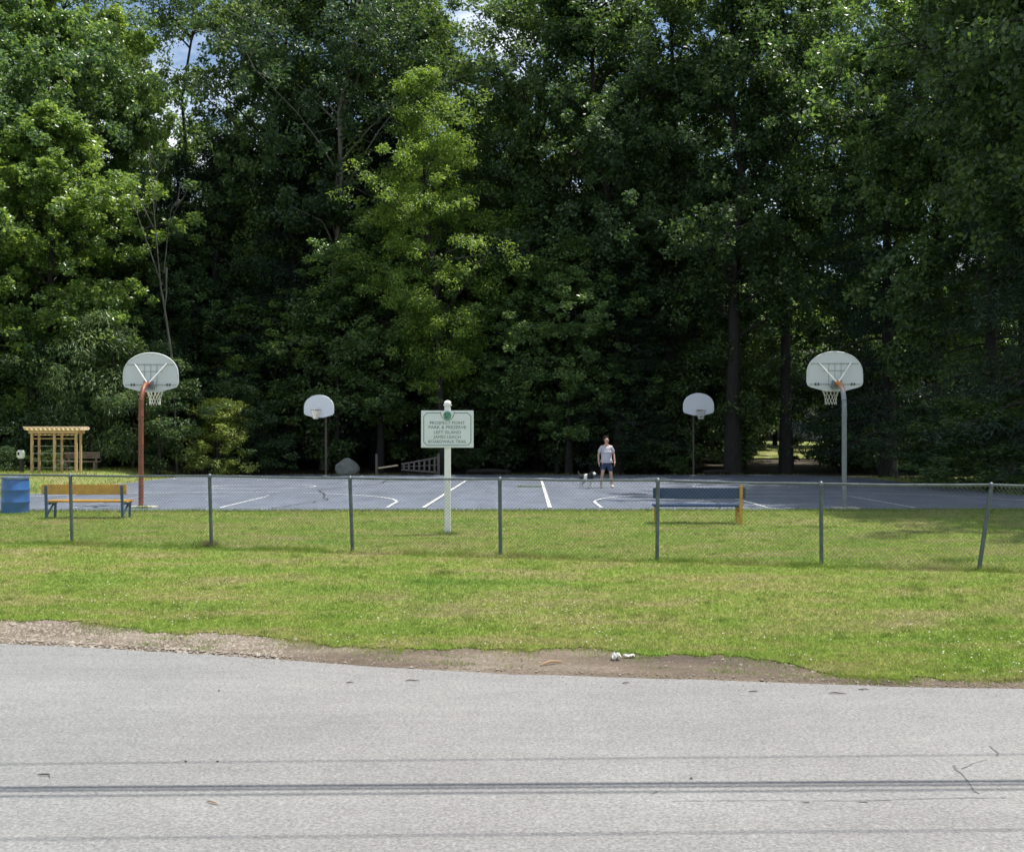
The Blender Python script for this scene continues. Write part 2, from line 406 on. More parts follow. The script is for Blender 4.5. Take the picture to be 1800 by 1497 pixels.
# verge between road and lawn
ge = vint(xr, GX, GY)
verge = strip('verge', xr, re - .25, ge + .9, 16, lambda x, y: terrain(x, y) + .022 * (vint(x, RX, RY) < y) * np.clip((y - vint(x, RX, RY)) / .1, 0, 1) - .0, M['verge'])
tag(verge, 'brown dirt and gravel verge beside the road', kind='structure')
def lawn_edge(x): return vint(x, GX, GY) + wiggle(np.asarray(x, float), .075, 1.6, 5) + wiggle(np.asarray(x, float), .030, 14, 8)
le = lawn_edge(xr)
lawn = strip('lawn', xr, le, le * 0 + 27.0, 60, lambda x, y: terrain(x, y) + .034, M['lawn'])
tag(lawn, 'mown grass lawn', kind='structure')
lx = np.concatenate([np.linspace(-120, -20, 40), np.linspace(-19, 19, 77), np.linspace(20, 120, 40)])
def far_edge(x): return 56.6 + .4 * np.sin(x * .7) - 3.5 * sstep((x - 14) / 3) + 3 * sstep((-x - 17) / 3)
fl = link('far_lawn', grid_mesh(lx, np.linspace(26.9, 59.6, 66), terrain, M['lawn'], .004, keep=lambda x, y: y < far_edge(x)))
tag(fl, 'strip of grass round the court', kind='structure')
CX0, CX1 = -15.0, 15.6
def court_near(x): return 28.55 + .02 * x
cxs = np.linspace(CX0, CX1, 160)
court = strip('basketball_court', cxs, court_near(cxs) + wiggle(cxs, .025, 2, 9), np.full(160, 55.4) - 4.5 * sstep((cxs - 12.5) / 3.1)**2, 60, lambda x, y: terrain(x, y) + .045, M['court'])
tag(court, 'blue grey asphalt basketball court surface', kind='structure')
CL = .052     # court surface lift + 7 mm

def court_line(pts, wdt, mat, label=None, name='court_line', lift=CL):
    P = [Vector((x, y, 0)) for x, y in pts]; V = []; F = []
    Q = []
    for a, b in zip(P[:-1], P[1:]):
        n = max(1, int((b - a).length / .5))
        for k in range(n): Q.append(a.lerp(b, k / n))
    Q.append(P[-1])
    for i, p in enumerate(Q):
        d = (Q[min(i + 1, len(Q) - 1)] - Q[max(i - 1, 0)]).normalized(); s = Vector((-d.y, d.x, 0)) * wdt / 2
        for q in (p + s, p - s): V.append((q.x, q.y, TZ(q.x, q.y) + lift))
    for i in range(len(Q) - 1): F.append((2 * i, 2 * i + 1, 2 * i + 3, 2 * i + 2))
    me = np_mesh(name, V, F, [mat]); o = link(name, me, court); o['kind'] = 'structure'
    return o
def arc(cx, cy, r, a0, a1, n=40):
    return [(cx + r * math.cos(math.radians(a0 + (a1 - a0) * k / n)), cy + r * math.sin(math.radians(a0 + (a1 - a0) * k / n))) for k in range(n + 1)]
NB, FB = 29.35, 53.9
for side, (cxn, cxf, s0, s1) in enumerate(((-9.2, -8.7, -15 + .4, -2.15), (8.3, 8.45, .95, 15.3))):
    mt = M['line']; old = M['line_old']
    court_line([(s0, NB), (s1, NB)], .07, old, lift=CL)
    court_line([(cxn - 1.85, NB + .03), (cxn - 1.85, NB + 5.6)], .07, mt if side else old, lift=CL + .002)
    court_line([(cxn + 1.85, NB + .03), (cxn + 1.85, NB + 5.6)], .07, mt, lift=CL + .002)
    court_line([(cxn - 1.88, NB + 5.64), (cxn + 1.88, NB + 5.64)], .07, mt if side else old, lift=CL + .004)
    court_line(arc(cxn, NB + 5.64, 1.85, 2, 178), .06, old, lift=CL + .006)
    court_line([(cxn + 6.05, NB + .03)] + arc(cxn, NB + 2.2, 6.05, 0, 180) + [(cxn - 6.05, NB + .03)], .08, mt, lift=CL + .008)
    court_line(arc((cxn + cxf) / 2, 42.0, 1.85, 0, 360), .07, mt if not side else old, lift=CL + .002)
    court_line([(cxf - 1.85, FB - .03), (cxf - 1.85, FB - 5.6)], .07, old, lift=CL + .002)
    court_line([(cxf + 1.85, FB - .03), (cxf + 1.85, FB - 5.6)], .07, old, lift=CL + .002)
    court_line([(cxf - 1.88, FB - 5.64), (cxf + 1.88, FB - 5.64)], .07, old, lift=CL + .004)
    court_line(arc(cxf, FB - 2.2, 6.05, 180, 360), .07, old, lift=CL + .008)
court_line([(-2.22, NB - .1), (-1.88, 47.5)], .09, M['line'], lift=CL + .012)
court_line([(.95, NB - .1), (1.24, 50)], .10, M['line'], lift=CL + .012)
court_line([(CX0 + .4, 42.0), (-2.1, 42.0)], .06, M['line_old'], lift=CL + .014)
court_line([(1.2, 42.0), (CX1 - .4, 42.0)], .06, M['line_old'], lift=CL + .014)

# road cracks and tar seams: thin flush sheets
def ground_poly(name, pts, wdt, z, mat, parent=None, seed=0, jit=.02):
    r = random.Random(seed); Q = []
    for (x0, y0), (x1, y1) in zip(pts[:-1], pts[1:]):
        n = max(2, int(math.hypot(x1 - x0, y1 - y0) / .08))
        for k in range(n): Q.append((x0 + (x1 - x0) * k / n + r.uniform(-jit, jit), y0 + (y1 - y0) * k / n + r.uniform(-jit, jit)))
    V = []; F = []
    for i, (x, y) in enumerate(Q):
        a = Q[max(i - 1, 0)]; b = Q[min(i + 1, len(Q) - 1)]; dx, dy = b[0] - a[0], b[1] - a[1]; L = math.hypot(dx, dy) or 1
        ww = wdt * r.uniform(.25, 1) / 2
        V += [(x - dy / L * ww, y + dx / L * ww, z), (x + dy / L * ww, y - dx / L * ww, z)]
    F = [(2 * i, 2 * i + 1, 2 * i + 3, 2 * i + 2) for i in range(len(Q) - 1)]
    o = link(name, np_mesh(name, V, F, [mat]), parent); o['kind'] = 'structure'; return o
def RP(px, py): D = FOC * (CAMZ - ROADZ) / (py - HY); return ((px - 900) * D / FOC, D)
tar = plain('crack_tar', (.12, .125, .12), .8, 0, .3, 30)
ground_poly('road_crack', [RP(1675, 1345), RP(1700, 1372), RP(1712, 1390), RP(1730, 1400)], .022, ROADZ + .004, tar, road, 2, .012)
ground_poly('road_crack', [RP(1740, 1310), RP(1752, 1322), RP(1760, 1335)], .016, ROADZ + .004, tar, road, 3, .012)
ground_poly('road_crack', [RP(1690, 1350), RP(1720, 1338), RP(1745, 1330)], .012, ROADZ + .004, tar, road, 4, .012)
ground_poly('road_crack', [RP(1180, 1408), RP(1290, 1406), RP(1400, 1406), RP(1530, 1407), RP(1640, 1402), RP(1790, 1401)], .010, ROADZ + .004, tar, road, 5, .008)
ground_poly('road_crack', [RP(1405, 1410), RP(1440, 1408)], .030, ROADZ + .008, tar, road, 6, .01)
ground_poly('road_crack', [RP(1510, 1408), RP(1540, 1407)], .030, ROADZ + .008, tar, road, 7, .01)
ground_poly('road_crack', [RP(1150, 1396), RP(1170, 1385)], .03, ROADZ + .004, tar, road, 8, .02)

def court_crack(pts, seed):
    r_ = random.Random(seed); Q = []
    for a, b in zip(pts[:-1], pts[1:]):
        for k in range(12): Q.append((a[0] + (b[0] - a[0]) * k / 12 + r_.uniform(-.09, .09), a[1] + (b[1] - a[1]) * k / 12 + r_.uniform(-.12, .12)))
    o = court_line(Q, .045, M['crackdark'], name='court_crack', lift=CL + .018)
M['crackdark'] = plain('court_crack_fill', (.045, .052, .055), .9, 0, .4, 5)
court_crack([(-13, 35), (-8, 37.5), (-3, 36.2), (2, 38.5), (7, 37)], 1)
court_crack([(-6, 28.9), (-5.2, 33), (-6.5, 39), (-5, 45), (-5.5, 53)], 2)
court_crack([(5.2, 29), (5.6, 32), (5.0, 35.5)], 3)
court_crack([(-14, 46), (-7, 47.6), (1, 46.4), (9, 48)], 4)

# ------------------------------------------------------------------ grass blades, clover, gravel (stuff)
def blades(name, x, y, hgt, wid, mat, label, lean=.5, z0=None, cat='grass'):
    n = len(x); z = terrain(x, y) + .03 if z0 is None else z0
    a = rng.uniform(0, 2 * np.pi, n); la = rng.uniform(0, 2 * np.pi, n)
    h = hgt; w2 = wid / 2
    V = np.empty((n, 3, 3))
    V[:, 0] = np.stack([x - np.cos(a) * w2, y - np.sin(a) * w2, z], 1)
    V[:, 1] = np.stack([x + np.cos(a) * w2, y + np.sin(a) * w2, z], 1)
    ln = lean * h * rng.uniform(.2, 1.3, n)
    V[:, 2] = np.stack([x + np.cos(la) * ln, y + np.sin(la) * ln, z + h * rng.uniform(.6, 1, n)], 1)
    o = link(name, np_mesh(name, V.reshape(-1, 3), np.arange(n * 3).reshape(n, 3), [mat]))
    return tag(o, label, kind='stuff')
def sample_lawn(n, d0, d1, p=2.0):
    u = rng.random(n)
    D = (d0 ** (1 - p) + u * (d1 ** (1 - p) - d0 ** (1 - p))) ** (1 / (1 - p))
    X = rng.uniform(-1, 1, n) * (.47 * D + 1.2)
    return X, D
X, Y = sample_lawn(760000, 10.3, 29.2, 1.6)
k = (Y > lawn_edge(X) - .10 + .14 * rng.random(len(X)) ** 1.5) & (Y < court_near(X) + .05)
X, Y = X[k], Y[k]
hv = (.024 + .024 * rng.random(len(X))) * (1 + (Y - 11) * .02)
blades('grass', X, Y, hv, .0065 + Y * .00032, M['blade'], 'short mown grass blades of the lawn', 1.2)
X, Y = sample_lawn(60000, 28, 60, 1.5)
k = ((X < CX0 - .1) | (X > CX1 + .1) | (Y > 55.5)) & (Y < far_edge(X)) & (Y > court_near(X))
X, Y = X[k], Y[k]
blades('grass', X, Y, .07 + .06 * rng.random(len(X)), .03 + 0 * X, M['blade'], 'short grass round the far side of the court')
# taller unmown grass under the fence, round posts and along the court edge
X = rng.uniform(-11, 11, 30000); Y = fence_y(X) + rng.normal(0, .10, 30000)
mclump = (np.sin(X * 3.1) + np.sin(X * 7.3 + 1) + np.sin(X * 1.7 + 2)) / 3 + rng.normal(0, .35, 30000) > .22
X, Y = X[mclump], Y[mclump]
blades('grass', X, Y, .035 + .10 * rng.random(len(X)) ** 2, .008 + 0 * X, M['blade'], 'taller unmown grass under the chain link fence', .8)
X = rng.uniform(-14, 15, 9000); Y = court_near(X) + rng.normal(-.05, .05, 9000)
blades('grass', X, Y, .05 + .07 * rng.random(9000), .013 + 0 * X, M['tallblade'], 'ragged grass along the near edge of the court', .35)
for cxp, cyp, nn, rr, hh in ((-5.22, 20.15, 350, .10, .20), (-5.4, 20.3, 500, .2, .14), (-1.2, 22.0, 500, .18, .13), (-9.3, 29.3, 300, .15, .15), (-1.0, 17.2, 260, .2, .1), (6.6, 17.6, 400, .25, .12)):
    blades('grass_tuft', cxp + rng.normal(0, rr * .6, nn), cyp + rng.normal(0, rr * .5, nn), hh * (.4 + .6 * rng.random(nn)), .009 + np.zeros(nn), M['tallblade'] if hh < .2 else M['strawblade'], 'tuft of long unmown grass on the lawn', .5)
X = rng.uniform(.2, 1.15, 500); Y = 41.8 + rng.normal(0, .12, 500)
blades('grass', X, Y, .05 + .04 * rng.random(500), .02 + 0 * X, M['tallblade'], 'grass growing in a crack of the court', .4)
cxs_, cys_ = sample_lawn(520, 10.8, 28, 1.5)
kk = (cys_ > lawn_edge(cxs_) + .1) & (cys_ < court_near(cxs_) - .1); cxs_, cys_ = cxs_[kk], cys_[kk]
wd = np.repeat(rng.uniform(.04, .14, len(cxs_)), 46)
X = np.repeat(cxs_, 46) + rng.normal(0, 1, len(wd)) * wd; Y = np.repeat(cys_, 46) + rng.normal(0, 1, len(wd)) * wd * .8
blades('weeds', X, Y, .035 + .045 * rng.random(len(X)), .013 + 0 * X, M['tallblade'], 'broadleaf weed clumps scattered in the lawn', .9)
# clover heads and dead bits
X, Y = sample_lawn(2600, 10.6, 20, 1.5); k = (Y > lawn_edge(X) + .05) & (Y < lawn_edge(X) + 1.8 + 1.6 * rng.random(len(X)))
k &= (np.sin(X * 1.3 + 1) + np.sin(X * 2.9) + rng.normal(0, .8, len(X))) > .1
X, Y = X[k], Y[k]
def specks(name, X, Y, size, zoff, mat, label, flat=.6):
    n = len(X); Z = terrain(X, Y) + zoff
    oct_ = np.array([(1, 0, 0), (0, 1, 0), (-1, 0, 0), (0, -1, 0), (0, 0, 1), (0, 0, -1)], float)
    fc = np.array([(0, 1, 4), (1, 2, 4), (2, 3, 4), (3, 0, 4), (1, 0, 5), (2, 1, 5), (3, 2, 5), (0, 3, 5)])
    V = oct_[None] * (size[:, None, None] * rng.uniform(.6, 1.3, (n, 6, 1))) * np.array([1, 1, flat])
    a = rng.uniform(0, 6.28, n); c, s = np.cos(a), np.sin(a)
    V = np.stack([V[..., 0] * c[:, None] - V[..., 1] * s[:, None], V[..., 0] * s[:, None] + V[..., 1] * c[:, None], V[..., 2]], -1)
    V += np.stack([X, Y, Z], 1)[:, None]
    F = fc[None] + (np.arange(n) * 6)[:, None, None]
    o = link(name, np_mesh(name, V.reshape(-1, 3), F.reshape(-1, 3), [mat])); return tag(o, label, kind='stuff')
specks('clover', X, Y, rng.uniform(.006, .011, len(X)), .065, M['flower'], 'small white clover heads in the grass')
# gravel on the verge: coarser on the left
n = 11000
X = rng.uniform(-7.5, 6.8, n) ; f = rng.random(n)
X = np.where(rng.random(n) < .45, rng.uniform(-7.5, -2, n), X)
Y = vint(X, RX, RY) + .03 + f * (vint(X, GX, GY) - vint(X, RX, RY) + .1)
specks('gravel', X, Y, rng.uniform(.004, .014, n) * (1 + .8 * (X < -2.5) + 1.2 * (rng.random(n) < .05)), .018, M['pebble'], 'loose gravel in the dirt beside the road')
n = 500
X = rng.uniform(-7, 6.5, n); Y = vint(X, RX, RY) - rng.exponential(.22, n)
specks('gravel', X, Y, rng.uniform(.004, .009, n), .034, M['pebble'], 'stray grit on the edge of the asphalt')
n = 16000
X = rng.uniform(-7, 7, n); Y = lawn_edge(X) - rng.exponential(.16, n); kk = Y > vint(X, RX, RY) + .02
X, Y = X[kk], Y[kk]; kk = (np.sin(X * 2.3) + np.sin(X * 5.1 + 2) + rng.normal(0, .5, len(X))) > .3; X, Y = X[kk], Y[kk]
blades('grass', X, Y, .02 + .03 * rng.random(len(X)), .008 + 0 * X, M['blade'], 'straggling grass at the edge of the dirt', .8, terrain(X, Y) + .02)
n = 14000; X = rng.uniform(-7, 7, n); Y = vint(X, RX, RY) + .03 + rng.random(n) * .6; kk = (np.sin(X*2.1+3)+np.sin(Y*17+X*5)+np.sin(X*9+1)*.7+rng.normal(0,.4,n)) > 1.25
X, Y = X[kk], Y[kk]
blades('grass', X, Y, .015 + .035 * rng.random(len(X)), .008 + 0 * X, M['tallblade'], 'sparse weeds scattered in the roadside dirt', .8, terrain(X, Y) + .02)
# thin grass beyond x>1400px in the verge
n = 9000; X = rng.uniform(2.8, 6.2, n); Y = vint(X, RX, RY) + .06 + rng.random(n) * .55; kk = (np.sin(X*6)+np.sin(Y*19+X*3)+rng.normal(0,.6,n)) > .5
X, Y = X[kk], Y[kk]
blades('grass', X, Y, .02 + .03 * rng.random(len(X)), .008 + 0 * X, M['blade'], 'thin grass growing over the verge on the right', .8, terrain(X, Y) + .02)

# ------------------------------------------------------------------ trees
def tube_np(V, F, pts, rs, n=6):
    base = sum(len(v) for v in V); pts = [Vector(p) for p in pts]; up = None; rows = []
    for i, p in enumerate(pts):
        d = (pts[min(i + 1, len(pts) - 1)] - pts[max(i - 1, 0)]).normalized()
        if up is None: up = d.orthogonal().normalized()
        up = (up - d * up.dot(d)); up = up.normalized() if up.length > 1e-5 else d.orthogonal().normalized()
        s = d.cross(up)
        rows.append([tuple(p + (up * math.cos(2 * math.pi * k / n) + s * math.sin(2 * math.pi * k / n)) * rs[i]) for k in range(n)])
    V.append([q for r in rows for q in r])
    for i in range(len(rows) - 1):
        for k in range(n):
            F.append((base + i * n + k, base + i * n + (k + 1) % n, base + (i + 1) * n + (k + 1) % n, base + (i + 1) * n + k))
def leaf_quads(C, Rr, per, L, W, r, upb=.6, outb=.5, droop=0., vz=.55, shell=.35, crown_c=None):
    """C centres (n,3), Rr radii, per leaves each -> rhombic leaf quads"""
    n = len(C); N = n * per
    d = r.normal(size=(n, per, 3)); d /= np.linalg.norm(d, axis=2, keepdims=True)
    rad = (shell + (1 - shell) * r.random((n, per, 1)) ** .5)
    lump = 1 + .3 * np.sin(d[..., :1] * 5 + C[:, None, :1] * 3) * np.sin(d[..., 1:2] * 4 + C[:, None, 2:3] * 2)
    off = d * rad * lump * Rr[:, None, None] * np.array([1, 1, vz])
    P = (C[:, None] + off).reshape(N, 3); d = d.reshape(N, 3)
    out = d if crown_c is None else (.5 * d + .5 * ((P - crown_c) / np.maximum(np.linalg.norm(P - crown_c, axis=1, keepdims=True), .01)))
    nn = out * outb + np.array([0, 0, upb]) + r.normal(size=(N, 3)) * .55
    nn /= np.linalg.norm(nn, axis=1, keepdims=True)
    t = r.normal(size=(N, 3)) + np.array([0, 0, -droop]); u = t - nn * (t * nn).sum(1, keepdims=True); u /= np.linalg.norm(u, axis=1, keepdims=True)
    v = np.cross(nn, u); s = r.uniform(.65, 1.35, (N, 1))
    l = L * s; w_ = W * s
    V = np.stack([P, P + u * l * .5 + v * w_ * .5 + nn * w_ * .15, P + u * l, P + u * l * .5 - v * w_ * .5 + nn * w_ * .15], 1)
    return V.reshape(-1, 3)
PROTO = {}
def make_tree(key, H, R, z0, seed, leafmat, bark, nlimb=18, cl_per=6, leaf_n=70, L=.17, W=.11, shape='round', tr=.28, droop=0., vz=.55, fill=40, clr=1.0, forks=1, lean=0, upb=.6):
    r = np.random.default_rng(seed); V = []; F = []
    def env(t):   # crown radius at relative height t
        if shape == 'round': return R * (math.sin(math.pi * min(1, max(0, (t * .86 + .12)))) ** .6)
        if shape == 'oval': return R * (math.sin(math.pi * min(1, max(0, t * .9 + .08))) ** .75)
        if shape == 'cone': return R * (1 - t * .86) * (.75 + .25 * min(1, t * 6))
        if shape == 'shrub': return R * (1 - .55 * t ** 2)
    stems = []
    for f in range(forks):
        a = r.uniform(0, 6.28) + f * 6.28 / forks; sp = (0 if forks == 1 else .12 * H * (.3 + .7 * r.random()))
        pts = []; wob = r.normal(size=(7, 2)) * .012 * H
        for i in range(8):
            t = i / 7; w_ = wob[min(i, 6)] * (t > 0)
            pts.append(Vector((math.cos(a) * sp * t ** 1.3 + w_[0] * t + lean * t * t * H, math.sin(a) * sp * t ** 1.3 + w_[1] * t, (H * .96) * t - .2 * (i == 0))))
        rs = [tr * (1.35 if i == 0 else 1) * (1 - .9 * (i / 7)) + .02 for i in range(8)]
        tube_np(V, F, pts, rs, 9); stems.append(pts)
    def stem_at(st, z):
        t = max(0, min(6.999, z / (H * .96) * 7)); i = int(t); return st[i].lerp(st[i + 1], t - i)
    C = []; RR = []
    ga = 2.399963
    for i in range(nlimb):
        t = (i + r.random()) / nlimb if shape == 'cone' else min(1, max(0, (i + .5) / nlimb + r.normal() * .09)); st = stems[i % forks]
        a = i * ga + r.uniform(-.7, .7); rad = env(t) * (r.uniform(.62, 1.12) if shape == 'cone' else r.uniform(.5, 1.22))
        zc = z0 + (H - z0) * t
        rise = {'round': .22, 'oval': .3, 'cone': -.05, 'shrub': .35}[shape] * rad
        zb = max(z0 * .8 if z0 > 1 else .2, zc - rise * 1.3)
        b = stem_at(st, zb); ctr = stem_at(st, zc)
        e = Vector((ctr.x + math.cos(a) * rad, ctr.y + math.sin(a) * rad, min(H, zc + (rise if shape != 'cone' else -.25 * rad))))
        m1 = b.lerp(e, .5) + Vector((r.normal() * .1 * rad, r.normal() * .1 * rad, .10 * rad))
        lr = tr * .34 * (1 - .6 * t)
        pl = [b, b.lerp(m1, .5) + Vector((0, 0, .03 * rad)), m1, m1.lerp(e, .55), e]
        tube_np(V, F, pl, [lr, lr * .8, lr * .6, lr * .4, .012], 5)
        for k in range(cl_per):
            q = .35 + .68 * (k + r.random()) / cl_per
            p = (b.lerp(m1, q * 2) if q < .5 else m1.lerp(e, (q - .5) * 2))
            sc = rad * .23
            off = Vector((r.normal() * sc, r.normal() * sc, r.normal() * sc * .45))
            c = p + off; C.append(c); RR.append(clr * r.uniform(.55, 1.15))
            if r.random() < .5: tube_np(V, F, [p, c], [lr * .25 + .004, .006], 3)
    for k in range(fill):
        t = r.random() ** .8; a = r.uniform(0, 6.28); rad = env(t) * math.sqrt(r.random()) * .95
        c = stem_at(stems[k % forks], z0 + (H - z0) * t); C.append(Vector((c.x + math.cos(a) * rad, c.y + math.sin(a) * rad, z0 + (H - z0) * t))); RR.append(clr * r.uniform(.5, 1.1))
    C = np.array(C); RR = np.array(RR)
    LV = leaf_quads(C, RR, leaf_n, L, W, r, droop=droop, vz=vz, upb=upb, crown_c=np.array([0, 0, z0 + (H - z0) * .45]))
    TV = np.array([q for s in V for q in s])
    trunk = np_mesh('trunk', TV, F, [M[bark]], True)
    crown = np_mesh('crown', LV, np.arange(len(LV)).reshape(-1, 4), [M[leafmat]])
    PROTO[key] = (trunk, crown)
make_tree('maple1', 20, 5.4, 3.0, 1, 'maple', 'bark', 36, 21, 78, .20, .14, 'round', .20, clr=.46, fill=170, vz=.85, upb=.5)
make_tree('maple2', 22, 5.2, 4.5, 2, 'maple', 'bark', 36, 21, 78, .20, .14, 'oval', .22, clr=.46, fill=170, vz=.85, upb=.5)
make_tree('oak1', 24, 5.8, 7.0, 3, 'oak', 'bark', 36, 18, 72, .19, .12, 'round', .30, clr=.55, fill=200, vz=.8, upb=.5)
make_tree('oak2', 25, 5.2, 8.5, 4, 'oak', 'bark', 36, 18, 72, .19, .12, 'oval', .27, clr=.55, fill=200, vz=.8, upb=.5)
make_tree('twin', 24, 5.2, 10.0, 5, 'oak', 'pale_bark', 34, 17, 72, .19, .12, 'oval', .17, clr=.55, fill=180, vz=.8, upb=.5, forks=2)
make_tree('high', 30, 5.2, 24.4, 15, 'oak', 'bark', 20, 9, 80, .18, .11, 'round', .2, clr=.75, fill=50, vz=.65)
make_tree('locust', 18, 3.6, 3.5, 6, 'locust', 'bark', 40, 12, 90, .15, .06, 'oval', .16, droop=.6, clr=.55, vz=.6, fill=120)
make_tree('hemlock1', 21, 4.6, 1.6, 7, 'hemlock', 'bark', 60, 7, 85, .20, .05, 'cone', .3, droop=1.0, vz=.3, clr=.95, fill=60, upb=.9)
make_tree('hemlock2', 17, 4.4, .8, 8, 'hemlock', 'bark', 52, 7, 85, .20, .05, 'cone', .26, droop=1.0, vz=.3, clr=.95, fill=60, upb=.9)
make_tree('under1', 8.5, 3.0, .8, 9, 'under', 'bark', 22, 6, 80, .17, .11, 'oval', .09, clr=.7, fill=30, forks=2)
make_tree('under2', 6.5, 2.7, .3, 10, 'under', 'bark', 20, 6, 80, .17, .11, 'shrub', .07, clr=.65, fill=30, forks=3)
make_tree('willow', 6.3, 2.6, .6, 12, 'willow', 'bark', 24, 7, 110, .20, .045, 'round', .08, droop=2.2, clr=.6, vz=.8, fill=30, forks=3)
make_tree('lime', 3.6, 1.6, .15, 13, 'lime', 'bark', 22, 6, 90, .13, .05, 'shrub', .045, droop=.3, clr=.42, fill=24, forks=4)
make_tree('shrub', 2.6, 1.5, .1, 14, 'under', 'bark', 14, 5, 70, .13, .08, 'shrub', .04, clr=.45, fill=14, forks=3)

def place_tree(key, px, D, label, group=None, s=1.0, sz=None, rz=None, name='tree', cat='tree', dz=0, lean=0):
    p = at(px, D); rt = thing(name, label, cat, (p.x, p.y, p.z + dz - .05), random.uniform(0, 6.28) if rz is None else rz, group)
    rt.scale = (s, s, sz or s)
    rt.rotation_euler.y = lean
    tk, cr_ = PROTO[key]
    link('trunk', tk, rt); link('crown', cr_, rt)
    return rt
T = place_tree
# front row, left to right (photograph columns, metres away)
T('maple1', 88, 58, 'bright green maple with the lowest leafy crown at the left edge of the park', name='maple_tree', s=1.0, sz=.88)
T('maple2', -60, 60, 'tall light green maple half cut off by the left border', name='maple_tree', s=1.1, sz=1.18)
T('maple2', 40, 66, 'tall yellow green tree rising behind the left-edge maple, sky showing through its top', name='maple_tree', s=1.1, sz=1.26)
T('maple1', 130, 67, 'light green maple top behind the dead grey stems', name='maple_tree', s=1.05, sz=1.26)
T('high', 335, 71, 'tall slender oak whose crown closes over the white sky gap', name='oak_tree', s=.95, sz=1.06)
T('locust', 400, 76, 'backlit yellow green tree in the light well left of the forked oak', name='locust_tree', s=1.1, sz=1.05)
T('maple2', 212, 74, 'pale green maple top touching the upper border, left of the sky gap', name='maple_tree', s=1.1, sz=1.26)
T('high', 105, 75, 'slender oak crown against the sky at the upper left corner', name='oak_tree', s=1.15, sz=1.08)
T('oak1', 250, 64, 'shaded small oak behind the bare grey dead tree', name='oak_tree', s=.75, sz=.62)
T('maple1', 345, 66, 'young maple with yellow green boughs under the sky gap', name='maple_tree', s=.72, sz=.62)
T('twin', 570, 64, 'large dark oak with two pale trunks forking above the left far hoop', name='oak_tree', s=1.15, sz=1.17)
T('oak2', 494, 66, 'tall dark oak crown to the right of the sky gap', name='oak_tree', s=1.0, sz=1.16)
T('maple1', 500, 65, 'low dark maple in front of the forked oak, above the left far hoop', name='maple_tree', s=.8, sz=.48)
T('locust', 782, 57.5, 'feathery yellow green locust tree standing in front of the dark woods above the park sign', name='locust_tree', s=1.05, sz=1.10, rz=0, lean=-.065)
T('maple2', 668, 61, 'middling maple with light clumps left of the locust tree', name='maple_tree', s=.85, sz=.62)
T('oak2', 690, 69, 'oak crown behind the feathery locust tree', name='oak_tree', s=1.1, sz=1.18)
T('oak2', 945, 65, 'light topped oak right of the locust tree', name='oak_tree', s=1.1, sz=1.12)
T('maple1', 875, 63, 'shorter dark maple right of the locust tree, crown half as high as the others', name='maple_tree', s=.9, sz=.68)
T('oak1', 1050, 61, 'dark oak above the man with the dog', name='oak_tree', s=1.15, sz=1.08)
T('hemlock1', 1085, 59, 'dark hemlock with hanging boughs behind the man with the dog', name='hemlock_tree', s=.85, sz=.52)
T('maple1', 1000, 58.5, 'low spreading dark maple left of the man with the dog', name='maple_tree', s=.8, sz=.58)
T('oak2', 1175, 64, 'tall oak above the right far hoop', name='oak_tree', s=1.15, sz=1.15)
T('oak1', 1288, 58, 'big oak with dark trunk right beside the right far hoop', name='oak_tree', s=1.15, sz=1.10)
T('oak2', 1382, 60, 'dark oak with straight black trunk between the right far hoop and the grey pole hoop', name='oak_tree', s=1.1, sz=1.12)
T('hemlock1', 1560, 54, 'dark hemlock behind the grey pole hoop', name='hemlock_tree', s=1.15, sz=.92)
T('maple2', 1650, 51, 'maple with a bright yellow green bough at upper right', name='maple_tree', s=1.05, sz=1.02)
T('hemlock2', 1745, 46, 'dark hemlock with low boughs on the shaded right side of the court', name='hemlock_tree', s=1.2, sz=.8)
T('oak2', 1800, 48, 'tall oak at the upper right corner behind the hemlocks', name='oak_tree', s=1.1, sz=1.0)
T('oak1', 1500, 66, 'tall oak filling the top of the wood behind the grey pole hoop', name='oak_tree', s=1.1, sz=1.16)
T('hemlock2', 1900, 38, 'dark hemlock cut off by the right border, nearest of the trees', name='hemlock_tree', s=1.15, sz=1.0)
T('maple1', 1362, 93, 'sunlit young maple in the clearing, left of the black oak trunk', name='maple_tree', s=.75, sz=.66)
T('maple2', 1452, 91, 'sunlit young maple in the clearing, right of the black oak trunk', name='maple_tree', s=.75, sz=.60)
T('under1', 1335, 86, 'sunlit sapling in the clearing between the two dark oak trunks', name='sapling', cat='sapling', s=1.1)
# trees out of frame to the right that throw the shade over the court and lawn
for (x, y, kx, s) in ((18.9, 26.3, 'oak1', .85), (19.2, 31.6, 'oak1', 1.05), (17.6, 36.2, 'oak2', 1.0), (18.6, 38.5, 'oak1', 1.15), (19.0, 34.6, 'oak1', .9), (21.5, 43.0, 'oak1', 1.05)):
    T(kx, 900 + x / y * FOC, y, 'tall tree beyond the right border whose shade falls on the court', name='oak_tree', s=s, group='shade trees beyond the right border')
for (x, y) in ((-23, 37), (-28, 48)):
    T('maple2', 900 + x / y * FOC, y, 'tall tree beyond the left border of the photo', name='maple_tree', group='trees beyond the left border')
